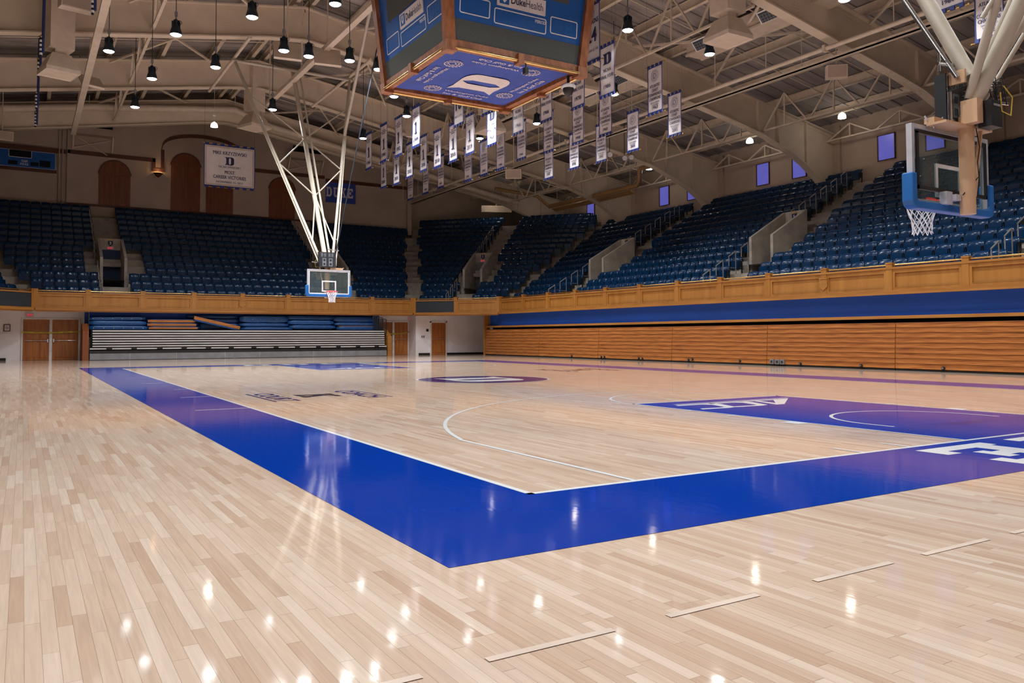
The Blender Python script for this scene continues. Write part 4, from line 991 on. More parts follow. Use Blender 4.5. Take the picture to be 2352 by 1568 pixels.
# ================================================================== CENTRE SCOREBOARD
CX, CY = 7.62, 14.45; HB, ZB, ZT_, FL = 2.0, 8.5, 12.2, .09
t = thing('center_scoreboard', 'four-sided blue scoreboard in an oak frame hanging over mid court', 'scoreboard', (CX, CY, 8.3))
SIDES = [((1, 0), (0, -1)), ((0, -1), (-1, 0)), ((-1, 0), (0, 1)), ((0, 1), (1, 0))]
b = B(); b.add([(CX+sx*(HB+(ZT_-ZB)*FL*f_), CY+sy*(HB+(ZT_-ZB)*FL*f_), z) for z, f_ in ((ZB, 0), (ZT_, 1)) for sx, sy in ((-1, -1), (1, -1), (1, 1), (-1, 1))], [(0, 1, 5, 4), (1, 2, 6, 5), (2, 3, 7, 6), (3, 0, 4, 7), (4, 5, 6, 7)]); b.build('cabinet', [M['sb_blue']], t)
for k, (a, n) in enumerate(SIDES):
    nd = np.array([n[0], n[1], 0.0]); up = np.array([n[0]*FL, n[1]*FL, 1.0]); ad = np.array([a[0], a[1], 0.0])
    fr = (np.array([CX, CY, ZB])+nd*HB, ad, up, nd)
    b = B(); b.prism([(-1.83, .02), (1.83, .02), (1.92, .54), (-1.92, .54)], fr, 0, .02); b.build('led_strip', [M['led']], t)
    b = B(); b.prism([(-1.5, 1.56), (1.5, 1.56), (1.5, 3.3), (-1.5, 3.3)], fr, 0, .02); b.build('video_screen', [M['led']], t)
    b = B()
    for x0, x1, y0, y1 in ((-1.75, -.88, .70, 1.15), (-.76, .83, .63, 1.03), (.95, 1.83, .70, 1.15)): rrect(b, fr, x0, x1, y0, y1, .06, .028, .006)
    put_text(b, 'PERIOD', fr, .64, .88, .085, .33, .02, .006); b.build('panel_lines', [M['sb_white']], t)
    b = B()
    for dx in (1.22, 1.55):
        for q_ in (0, 1): frame2d(b, fr, dx-.1, dx+.1, .76+q_*.16, .92+q_*.16, .035, .004)
    b.build('digit_segments', [M['digit']], t)
    b = B(); b.prism([(-.70, 1.10), (.77, 1.10), (.77, 1.49), (-.70, 1.49)], fr, 0, .03); ad_ = b.build('ad_panel', [M['banner']], t)
    b = B(); b.flat([(-.63, 1.15), (-.35, 1.15), (-.35, 1.44), (-.63, 1.44)], fr, .034); b.build('ad_emblem', [M['sb_blue']], ad_)
    b = B(); tri_poly(b, [[(-.56, 1.41), (-.42, 1.41), (-.42, 1.26), (-.49, 1.18), (-.56, 1.26)], [(-.50, 1.41), (-.47, 1.41), (-.455, 1.30), (-.49, 1.24), (-.52, 1.30)]], fr, .037); b.build('ad_shield', [M['white']], ad_)
    b = B(); put_text(b, 'Duke', fr, -.07, 1.20, .19, .44, .02, .034); put_text(b, 'Health', fr, .42, 1.20, .19, .52, -.004, .034); b.build('ad_lettering', [M['ink']], ad_)
    # oak frame pieces
    ctr = np.array([CX, CY, 8.395])+nd*(HB-.03)
    b = B(); b.obox(ctr, ad, nd, (0, 0, 1), HB+.02, .10, .105); b.obox(ctr+nd*.05+np.array([0, 0, -.06]), ad, nd, (0, 0, 1), HB-.1, .06, .04); b.build('bottom_beam', [M['board_wood']], t)
    for x0, x1 in ((-1.88, -.10), (.10, 1.88)):
        b = B(); q0 = ctr+ad*x0+nd*.13+np.array([0, 0, -.115]); q1 = ctr+ad*x1+nd*.13+np.array([0, 0, -.115]); b.tube([q0, q1], .042, 10); b.build('brass_rail', [M['brass']], t)
    b = B(); b.obox(ctr+nd*.08+np.array([0, 0, -.07]), ad, nd, (0, 0, 1), .085, .12, .13); b.build('rail_block', [M['board_wood']], t)
for sx, sy in ((-1, -1), (1, -1), (1, 1), (-1, 1)):
    b = B(); p0 = np.array([CX+sx*(HB-.02), CY+sy*(HB-.02), 8.30]); p1 = np.array([CX+sx*(HB-.02+(ZT_-8.3)*FL), CY+sy*(HB-.02+(ZT_-8.3)*FL), ZT_]); b.bar(p0, p1, .24, .24); b.build('corner_post', [M['board_wood']], t)
    b = B(); b.box(p0[0]-.15, p0[0]+.15, p0[1]-.15, p0[1]+.15, 8.19, 8.46); b.build('corner_block', [M['board_wood']], t)
    b = B(); b.tube([(CX+sx*1.6, CY+sy*1.6, ZT_), (CX+sx*1.6, CY+sy*1.0, 15.3)], .02, 6); b.build('hoist_cable', [M['black']], t)
b = B(); nx = 12; V = []; rnd = random.Random(3)
for i in range(nx+1):
    for j in range(nx+1):
        fx, fy = i/nx*2-1, j/nx*2-1; e = max(abs(fx), abs(fy))
        V.append((CX+fx*1.84*(1-.05*(1-abs(fy))*(e > .95)), CY+fy*1.84*(1-.05*(1-abs(fx))*(e > .95)), 8.36+.012*math.sin(i*1.9)*math.cos(j*1.3)))
b.sm = True; b.add(V, [(i*(nx+1)+j, i*(nx+1)+j+1, (i+1)*(nx+1)+j+1, (i+1)*(nx+1)+j) for i in range(nx) for j in range(nx)]); cv = b.build('underside_canvas', [M['canvas']], t)
b = B(); put_D(b, ((CX+.17, CY+.31, 8.338), (0, -1, 0), (1, 0, 0), (0, 0, -1)), 0, 0, 1.42, 1.5); b.build('canvas_letter', [M['banner']], cv)
for k in range(4):
    b = B(); b2 = B(); rot = k*PI/2
    d = np.array([math.sin(rot), -math.cos(rot), 0]); x_ = np.array([-math.cos(rot), -math.sin(rot), 0]); u_ = -d
    f_ = (np.array([CX, CY, 8.337])+d*1.42, x_, u_, (0, 0, -1))
    put_text(b, 'Washington Duke', f_, .24, .06, .15, 1.45, .006); put_text(b, 'Inn & Golf Club', f_, .24, -.17, .15, 1.30, .006)
    c0 = (np.array([CX, CY, 8.337])+d*1.30+x_*(-.86), x_, u_, (0, 0, -1))
    for r0, r1 in ((.21, .23), (.165, .175)): ring(b2, c0, 0, 0, r0, r1, 24)
    for q_ in range(16):
        an = q_*PI/8; b2.flat([(.235*math.cos(an)-.03, .235*math.sin(an)-.02), (.235*math.cos(an)+.03, .235*math.sin(an)-.01), (.25*math.cos(an)+.01, .25*math.sin(an)+.05)], c0)
    tri_poly(b2, [[(-.13, .15), (.13, .15), (.13, -.03), (0, -.17), (-.13, -.03)], [(-.11, .13), (.11, .13), (.11, -.02), (0, -.145), (-.11, -.02)]], c0)
    b2.flat([(-.1, .02), (0, .11), (.1, .02), (.1, -.01), (0, .08), (-.1, -.01)], c0)
    b.build('canvas_lettering', [M['banner']], cv); b2.build('canvas_crest', [M['banner']], cv)
t = thing('dome_camera', 'white and black dome camera under the right corner of the hanging scoreboard', 'camera', (9.42, 12.75, 8.0))
b = B(); b.tube([(9.42, 12.75, 8.3), (9.42, 12.75, 8.06)], .04, 8); b.build('mount', [M['black']], t)
b = B(); b.lathe((9.42, 12.75, 7.9), [(.01, .17), (.15, .165), (.20, .12), (.20, .07), (.155, .05)], 20); b.build('housing', [M['white']], t)
b = B(); b.lathe((9.42, 12.75, 7.9), [(.155, .05), (.145, -.02), (.11, -.10), (.05, -.15), (.003, -.16)], 20); b.build('dome', [M['black']], t)
t = thing('small_camera', 'little black camera clamped under the front rail of the hanging scoreboard', 'camera', (7.62+.18, 12.35, 8.0))
b = B(); b.tube([(7.80, 12.36, 8.26), (7.80, 12.36, 8.12)], .02, 6); b.build('clamp', [M['black']], t)
b = B(); b.box(7.75, 7.85, 12.30, 12.44, 7.97, 8.13); b.build('body', [M['black']], t)

# ================================================================== ROOF
SL = .165; XR = 7.62
def zroof(x): return 16.98-SL*abs(x-XR)
mb = B(); Y0, Y1 = -16, 56.2; XE = 27.0
for sg in (-1, 1):
    mb.add([(XR, Y0, 16.98), (XR+sg*XE, Y0, 16.98-SL*XE), (XR+sg*XE, Y1, 16.98-SL*XE), (XR, Y1, 16.98)], [(0, 1, 2, 3)])
    y = Y0+.3
    while y < Y1:                              # ribs of the deck, running down the slope
        mb.add([(XR, y, 16.93), (XR+sg*XE, y, 16.93-SL*XE), (XR+sg*XE, y+.10, 16.93-SL*XE), (XR, y+.10, 16.93), (XR, y, 16.98), (XR+sg*XE, y, 16.98-SL*XE), (XR+sg*XE, y+.1, 16.98-SL*XE), (XR, y+.1, 16.98)], [(0, 1, 2, 3), (0, 4, 5, 1), (2, 6, 7, 3)])
        y += .82
struct(mb, 'ceiling', [M['deck']])
# girders
GB = [(0, 14.78), (1.5, 14.62), (19.2, 11.58), (20.8, 11.24), (21.8, 10.90), (22.9, 10.55), (23.85, 10.1), (24.65, 9.6), (25.3, 9.1), (25.6, 8.8)]
GT = [(0, 16.30), (26.4, 16.30-SL*26.4)]
GY = [-10.9, -2.5, 5.9, 14.3, 22.7, 31.1, 39.5, 47.9]
for gi, gy in enumerate(GY):
    mb = B()
    for sg in (-1, 1):
        poly = [(XR+sg*d, z) for d, z in GB]+[(XR+sg*26.4, 8.8), (XR+sg*26.4, GT[1][1]), (XR, GT[0][1])]
        a = [(x, gy-.012, z) for x, z in poly]; c_ = [(x, gy+.012, z) for x, z in poly]; n = len(poly)
        mb.add(a, [tuple(range(n))]); mb.add(c_, [tuple(range(n))[::-1]])
        for (d0, z0), (d1, z1) in zip(GB[:-1], GB[1:]):
            p, q_ = np.array([XR+sg*d0, gy, z0]), np.array([XR+sg*d1, gy, z1]); dd = (q_-p)/np.linalg.norm(q_-p); up_ = np.array([-dd[2], 0, dd[0]])*(1 if sg > 0 else -1)
            mb.obox((p+q_)/2, dd, (0, 1, 0), up_, np.linalg.norm(q_-p)/2+.01, .21, .028); mb.obox((p+q_)/2+up_*.09, dd, (0, 1, 0), up_, np.linalg.norm(q_-p)/2, .03, .07)
        p, q_ = np.array([XR, gy, 16.28]), np.array([XR+sg*26.4, gy, 16.28-SL*26.4]); dd = (q_-p)/np.linalg.norm(q_-p); up_ = np.array([-dd[2], 0, dd[0]])*(1 if sg > 0 else -1)
        mb.obox((p+q_)/2, dd, (0, 1, 0), up_, np.linalg.norm(q_-p)/2, .21, .028); mb.obox((p+q_)/2-up_*.10, dd, (0, 1, 0), up_, np.linalg.norm(q_-p)/2, .03, .08)
        # rivets: rows along the top flange angle, splice patches, knee stiffeners
        s_ = 0.3
        while s_ < 24:
            c0 = p+dd*s_-up_*.12
            mb.obox(c0-np.array([0, .034, 0]), dd, (0, 1, 0), up_, .016, .012, .016); s_ += .28
        for d0 in (3.3, 12.9):
            for i in range(4):
                for j in range(9):
                    x = XR+sg*(d0+.1*i); z = 16.3-SL*d0-.26-.115*j
                    mb.box(x-.014, x+.014, gy-.03, gy-.01, z-.014, z+.014)
        for d0 in (20.4, 21.9, 24.0):
            x = XR+sg*d0; zb_ = np.interp(d0, [g[0] for g in GB], [g[1] for g in GB]); mb.box(x-.05, x+.05, gy-.15, gy+.15, zb_, 16.25-SL*d0)
        for i in range(60):
            d0 = 18.2+i*.085; zb_ = np.interp(d0, [g[0] for g in GB], [g[1] for g in GB])
            for yy in (-.14, -.07, .07, .14): mb.box(XR+sg*d0-.014, XR+sg*d0+.014, gy+yy-.014, gy+yy+.014, zb_-.045, zb_-.02)
    struct(mb, 'roof_girder', [M['girder']])
# purlins
for k in range(-10, 11):
    if k == 0: xs = [XR-.35, XR+.35]
    else: xs = [XR+k*2.45]
    for x in xs:
        z = zroof(x)-.05; mb = B()
        mb.box(x-.09, x+.09, Y0, Y1, z-.40, z-.375); mb.box(x-.012, x+.012, Y0, Y1, z-.38, z); mb.box(x-.09, x+.09, Y0, Y1, z-.025, z)
        struct(mb, 'roof_purlin', [M['purlin']])
# light sag rods and cross bracing between girders
for gi, (ya, yc) in enumerate(zip(GY[:-1], GY[1:])):
    mb = B()
    for sg in (-1, 1):
        for f_ in (.33, .67):
            y = ya+(yc-ya)*f_
            mb.tube([(XR+sg*.4, y, zroof(XR)-.55), (XR+sg*24.5, y, zroof(XR+24.5)-.55)], .025, 5)
        x1, x2 = XR+sg*2.45, XR+sg*7.35
        mb.bar((x1, ya+.2, zroof(x1)-.85), (x2, yc-.2, zroof(x2)-.85), .10, .08); mb.bar((x1, yc-.2, zroof(x1)-.85), (x2, ya+.2, zroof(x2)-.85), .10, .08)
        x1, x2 = XR+sg*12.25, XR+sg*17.15
        mb.bar((x1, ya+.2, zroof(x1)-.85), (x2, yc-.2, zroof(x2)-.85), .10, .08); mb.bar((x1, yc-.2, zroof(x1)-.85), (x2, ya+.2, zroof(x2)-.85), .10, .08)
    struct(mb, 'roof_bracing', [M['purlin']])
# lattice trusses along the hall
for x, zb_ in ((28.4, 11.45), (-13.16, 11.45), (33.4, 11.55), (18.5, 12.75), (1.2, 14.05)):
    for ya, yc in zip(GY[:-1], GY[1:]):
        if x in (18.5, 1.2) and ya < 10: continue
        mb = B(); zt = zroof(x)-.5
        mb.bar((x, ya, zb_), (x, yc, zb_), .12, .08); n = 3
        for i in range(n):
            y0_, y1_ = ya+(yc-ya)*i/n, ya+(yc-ya)*(i+1)/n; ym = (y0_+y1_)/2
            mb.bar((x, y0_+.1, zb_), (x, ym, zt), .07, .07); mb.bar((x, ym, zt), (x, y1_-.1, zb_), .07, .07)
            mb.bar((x, ym, zb_), (x, ym, zt), .06, .06)
        struct(mb, 'roof_truss', [M['purlin']])
# upper walls
mb = B()
ZW = lambda x: zroof(x)+.3
def gable(x0, x1, y, nrm=-1):
    xs = [x0]+([XR] if x0 < XR < x1 else [])+[x1]
    P_ = [(x0, y, 2.6), (x1, y, 2.6)]+[(x, y, ZW(x)) for x in xs[::-1]]
    mb.add(P_, [tuple(range(len(P_)))])
gable(-.95, 16.2, 54.1); gable(-7.7, -.95, 54.22); gable(16.2, 22.95, 54.22); gable(22.95, 34.4, 56.0); gable(-19.2, -7.7, 56.0); gable(-19.2, 34.4, -15.5)
for x, ya, yc in ((-.95, 54.1, 54.22), (16.2, 54.1, 54.22), (22.95, 54.22, 56.0), (-7.7, 54.22, 56.0)): mb.add([(x, ya, 2.6), (x, yc, 2.6), (x, yc, ZW(x)), (x, ya, ZW(x))], [(0, 1, 2, 3)])
mb.box(-.97, -.8, 54.0, 54.1, 9.6, 16.5)
mb.box(22.9, 23.25, 54.0, 54.3, 9.3, 15)
for x in (2.2, 12.2, 19.6): mb.box(x-.012, x+.012, 54.085, 54.1, 9.9, 15.2) if x < 16 else mb.box(x-.012, x+.012, 54.205, 54.22, 9.9, 14.5)
struct(mb, 'wall_far', [M['wall_tan']])
mb = B(); mb.box(34.0, 34.3, -16, 56, 2.6, 13.0)
for gy in GY: mb.box(33.85, 34.0, gy-.45, gy+.45, 9.0, 12.4)
struct(mb, 'wall_right_upper', [M['wall_tan']])
mb = B(); mb.box(-19.1, -18.8, -16, 56, 0, 13.0); struct(mb, 'wall_left', [M['wall_tan']])
mb = B(); mb.box(-12.1, -11.9, -16, 44, 0, 3.2); mb.box(-12, 24.2, -15.6, -15.4, 0, 9); struct(mb, 'wall_left_lower', [M['wall_white']])
wn = 0
for y in (36.1, 33.4, 27.55, 24.95, 19.6, 17.05, 11.2, 8.7, 44.4):
    wn += 1; mb = B(); mb.box(33.93, 33.99, y-.44, y+.44, 10.08, 11.32); w_ = struct(mb, 'window_%d' % wn, [M['window']])
    b = B()
    for a in ((y-.47, y-.44, 10.05, 11.35), (y+.44, y+.50, 10.05, 11.35), (y-.47, y+.5, 10.05, 10.08), (y-.47, y+.5, 11.32, 11.35)): b.box(33.90, 33.99, *a)
    b.build('window_frame', [M['dark_trim']], w_)

# upper wall doors, moulding, sign, scoreboard
def arch_top(x0, x1, zs, za, n=12):
    xm = (x0+x1)/2; hw = (x1-x0)/2; h = za-zs; out = []
    for i in range(n+1):
        f_ = i/n*2-1; out.append((xm+f_*hw, zs+h*(1-abs(f_)**2.0)**.62*1.0 if abs(f_) < 1 else zs))
    return out
def arched_door(n, x0, x1, zs, za, y=54.08, z0=9.9):
    b = B(); fr = ((0, y, 0), (1, 0, 0), (0, 0, 1), (0, -1, 0))
    b.prism([(x0, z0), (x1, z0), (x1, zs), (x0, zs)], fr, 0, .05)
    for k in range(4):
        a = x0+.12+(x1-x0-.24)*k/4+.04; c_ = x0+.12+(x1-x0-.24)*(k+1)/4-.04
        b.prism([(a, z0+.12), (c_, z0+.12), (c_, z0+(zs-z0)*.52), (a, z0+(zs-z0)*.52)], fr, .05, .062); b.prism([(a, z0+(zs-z0)*.58), (c_, z0+(zs-z0)*.58), (c_, zs-.1), (a, zs-.1)], fr, .05, .062)
    d = b.build('door_%d' % n, [M['dark_door']]); d['kind'] = 'structure'
    b = B(); b.prism(arch_top(x0, x1, zs, za)[::-1], fr, 0, .05); b.prism([(x0-.05, zs-.05), (x1+.05, zs-.05), (x1+.05, zs+.05), (x0-.05, zs+.05)], fr, .05, .11); b.build('arch_panel', [M['dark_door']], d)
    b = B(); A_ = arch_top(x0, x1, zs, za); O_ = [(x+(x-(x0+x1)/2)*.06, z+.07) for x, z in A_]
    for i in range(len(A_)-1): b.prism([A_[i], A_[i+1], O_[i+1], O_[i]], fr, 0, .09)
    b.build('arch_moulding', [M['dark_trim']], d)
    return d
arched_door(6, .88, 2.77, 12.0, 12.88); arched_door(7, 5.30, 7.20, 13.05, 13.86); arched_door(8, 11.96, 13.86, 12.03, 12.86)
b = B(); b.box(7.6, 9.42, 54.03, 54.09, 9.9, 12.2)
for k in range(3): b.box(7.7+k*.58, 8.16+k*.58, 54.015, 54.03, 10.1, 11.1)
d = b.build('door_9', [M['dark_door']]); d['kind'] = 'structure'
mb = B(); fr = ((0, 54.1, 0), (1, 0, 0), (0, 0, 1), (0, -1, 0))
def seg(x0, z0, x1, z1, w=.24, y=0): mb.prism([(x0, z0), (x1, z1), (x1, z1+w), (x0, z0+w)], fr, -.06+y, .10+y)
seg(-7.6, 13.08, -1.02, 13.08, y=-.1); seg(-.95, 13.1, 4.30, 13.1); mb.prism([(4.1, 12.5), (4.3, 12.5), (4.3, 13.34), (4.1, 13.34)], fr, 0, .1); mb.prism([(4.1, 12.46), (4.85, 12.46), (4.85, 12.7), (4.1, 12.7)], fr, 0, .12)
mb.prism([(4.65, 12.5), (4.85, 12.5), (4.85, 14.0), (4.65, 14.0)], fr, 0, .1)
A_ = [(7.4+2.7*math.cos(PI-PI*i/16), 13.95+1.15*math.sin(PI*i/16)**.8) for i in range(17)]
for (x0, z0), (x1, z1) in zip(A_[:-1], A_[1:]): seg(x0, z0, x1, z1, .22)
mb.prism([(9.95, 13.0), (10.15, 13.0), (10.15, 14.0), (9.95, 14.0)], fr, 0, .1); seg(9.95, 13.12, 16.1, 13.12); seg(16.1, 12.95, 22.9, 12.95, y=-.12)
mb.box(-1.0, 16.2, 53.98, 54.1, 9.78, 9.90)
struct(mb, 'trim_3', [M['dark_trim']])
t = thing('wall_sconce', 'lit half-bowl wall sconce glowing on the tan back wall', 'sconce', (4.47, 54.0, 12.2))
b = B(); b.lathe((4.47, 53.95, 12.05), [(.02, 0), (.16, .10), (.30, .28), (.32, .30)], 14); b.build('bowl', [M['dark_trim']], t)
b = B(); b.lathe((4.47, 53.95, 12.35), [(.01, .03), (.28, .02), (.30, 0)], 14); b.build('lit_bowl_top', [M['sconce']], t)
t = thing('wall_sign', 'blue school name sign with cream block letters on the back wall', 'sign', (17.3, 54.2, 12.2))
b = B(); b.box(16.05, 18.60, 54.12, 54.2, 11.42, 12.95); b.build('sign_board', [M['canvas']], t)
b = B(); slab_word(b, ((16.27, 54.115, 11.84), (1, 0, 0), (0, 0, 1), (0, -1, 0)), 0, 0, .43, .74, .13); b.build('block_letters', [M['banner']], t)
t = thing('wall_scoreboard', 'blue wall scoreboard reading team fouls on the left back wall', 'scoreboard', (-3.5, 54.1, 12.4))
b = B(); b.box(-7.4, -1.6, 54.02, 54.2, 11.9, 13.0); b.build('face', [M['sb_blue']], t)
b = B(); fr = ((0, 54.015, 0), (1, 0, 0), (0, 0, 1), (0, -1, 0))
for a in ((-4.15, -2.95, 12.55, 12.98), (-4.2, -3.7, 12.05, 12.3), (-3.0, -2.55, 12.05, 12.3), (-2.5, -1.9, 12.05, 12.45), (-6.6, -5.2, 12.1, 12.7)): b.flat([(a[0], a[2]), (a[1], a[2]), (a[1], a[3]), (a[0], a[3])], fr)
b.build('digit_window', [M['dark']], t)
b = B(); rrect(b, fr, -4.18, -2.93, 12.52, 13.0, .06, .03, .004); put_text(b, 'TEAM', fr, -3.33, 12.24, .14, .34, .02, .004); put_text(b, 'FOULS', fr, -3.33, 12.05, .14, .42, .02, .004); rrect(b, fr, -7.35, -1.62, 11.92, 12.99, .03, .02, .004); b.build('face_lettering', [M['sb_white']], t)
b = B(); b.box(-7.6, -1.55, 54.0, 54.2, 11.72, 11.9); b.box(-7.6, -1.55, 53.96, 54.2, 13.0, 13.3); b.build('wood_surround', [M['dark_trim']], t)

# ================================================================== BANNERS (four rows over the right half, reading from mid court)
ROWX = {'A': 11.97, 'B': 14.6, 'C': 17.45, 'D': 20.9}
BW, BH = .82, 1.72
def banner(row, u, v, kind, year, label, hidden=None):
    X = ROWX[row]; p = on(0, X, u, v); y, z = p[1], p[2]
    t = thing('championship_banner', label, 'banner', (X, y, z+BH/2), 'hanging banners in four rows')
    fr = (np.array([X-.004, y, z]), np.array([0, -1.0, 0]), np.array([0, 0, 1.0]), np.array([-1.0, 0, 0]))
    rnd = random.Random(int(u*7+v)); ph = rnd.random()*6; am = .006+.010*rnd.random()
    b = B(); nx, nz = 6, 12; V = []
    def wv(a, c): return am*math.sin(a*3.1+ph+c*2.2)*(1-abs(c)*.6)
    for i in range(nx+1):
        for j in range(nz+1):
            a, c = i/nx*2-1, j/nz*2-1
            V.append((X+wv(a, c), y-a*BW/2, z+c*BH/2))
    o_ = len(V); V += [(x+.004, yy, zz) for x, yy, zz in V]; F = [(i*(nz+1)+j, i*(nz+1)+j+1, (i+1)*(nz+1)+j+1, (i+1)*(nz+1)+j) for i in range(nx) for j in range(nz)]
    F += [tuple(o_+q_ for q_ in f_[::-1]) for f_ in F]
    b.sm = True; b.add(V, F); b.build('cloth', [M['banner']], t)
    b = B()
    ft = (fr[0]-np.array([.016, 0, 0]), *fr[1:])
    frame2d(b, ft, -BW/2-.012, BW/2+.012, -BH/2-.03, BH/2+.03, .036)
    for k in range(4):
        x0 = -BW/2+k*.235
        for s_ in (1, -1): b.prism([(x0, s_*(BH/2+.02)), (x0+.12, s_*(BH/2+.02)), (x0+.12, s_*(BH/2+.12)), (x0, s_*(BH/2+.12))][::s_], ft, -.02, .03)
    b.build('blue_trim', [M['banner_blue']], t)
    for s_ in (1, -1):
        b = B(); zz = z+s_*(BH/2+.10); b.tube([(X, y-BW/2-.10, zz), (X, y+BW/2+.10, zz)], .018, 8); b.tube([(X, y-BW/2-.14, zz), (X, y-BW/2-.09, zz)], .028, 6); b.tube([(X, y+BW/2+.09, zz), (X, y+BW/2+.14, zz)], .028, 6); b.build('rod', [M['rod']], t)
    for s_ in (1, -1): b = B(); b.tube([(X, y+s_*(BW/2+.05), z+BH/2+.1), (X, y+s_*(BW/2+.05), zroof(X)-.1)], .003, 4); b.build('hanging_cord', [M['charcoal']], t)
    b = B(); e = None; tt = .022
    if kind == 'one':
        put_text(b, '#1', fr, 0, .70, .05, None, .02, tt); put_text(b, 'FINAL POLL', fr, 0, .61, .055, .40, .02, tt); put_text(b, 'FINAL NATIONAL', fr, 0, .52, .06, .64, .02, tt); put_text(b, 'RANKING', fr, 0, .43, .06, .40, .02, tt)
        tri_poly(b, [[(-.13, -.34), (.13, -.34), (.13, -.29), (.055, -.29), (.055, .20), (-.02, .20), (-.13, .12), (-.13, .08), (-.045, .10), (-.045, -.29), (-.13, -.29)]], fr, tt)
        put_text(b, year, fr, 0, -.70, .19, .50, .02, tt)
    elif kind == 'ff':
        put_D(b, fr, 0, .42, .42, .48, tt)
        put_text(b, 'NCAA', fr, 0, -.06, .13, .42, .02, tt); put_text(b, 'FINAL FOUR', fr, 0, -.29, .13, .70, .02, tt); put_text(b, year, fr, 0, -.66, .15, .40, .02, tt)
    elif kind in ('acc', 'sc'):
        e = B(); c_ = .52
        for r0, r1 in ((.215, .225), (.155, .163)): ring(e, fr, 0, c_, r0, r1, 28, 0, 2*PI, tt)
        for q_ in range(18):
            an = q_*PI/9; x, yy = .19*math.cos(an), .19*math.sin(an); e.flat([(x-.014, c_+yy-.018), (x+.014, c_+yy-.018), (x+.010, c_+yy+.018), (x-.010, c_+yy+.018)], fr, tt)
        tri_poly(e, [[(-.09, c_-.10), (.02, c_-.12), (.10, c_-.02), (.06, c_+.10), (-.05, c_+.12), (-.11, c_+.02)], [(-.05, c_-.06), (.03, c_-.07), (.06, c_), (.03, c_+.07), (-.04, c_+.08), (-.07, c_)]], fr, tt)
        ls = ['ATLANTIC', 'COAST', 'CONFERENCE', 'CHAMPIONS'] if kind == 'acc' else ['SOUTHERN', 'CONFERENCE', 'CHAMPIONS']
        yy = .10
        for l in ls:
            put_text(b, l, fr, 0, yy-.02, .115, min(.72, .072*len(l)), .02, tt); yy -= .165
        put_text(b, 'REGULAR SEASON' if int(year) % 2 else 'TOURNAMENT', fr, 0, yy+.02, .055, .50, .01, tt); yy -= .085
        if int(year) > 1962: put_text(b, 'TOURNAMENT', fr, 0, yy+.02, .05, .40, .01, tt)
        put_text(b, year, fr, 0, -.76, .125, .32, .02, tt)
    else:
        put_text(b, kind[0], fr, 0, .28, .16, .70, .02, tt); put_text(b, kind[1], fr, 0, -.30, .46, .50, .02, tt); put_text(b, kind[2], fr, 0, -.60, .085, .66, .01, tt)
        ring(b, fr, 0, .62, .13, .15, 20, 0, 2*PI, tt)
    b.build('lettering', [M['ink']], t)
    if e: e.build('seal', [M['ink_grey']], t)
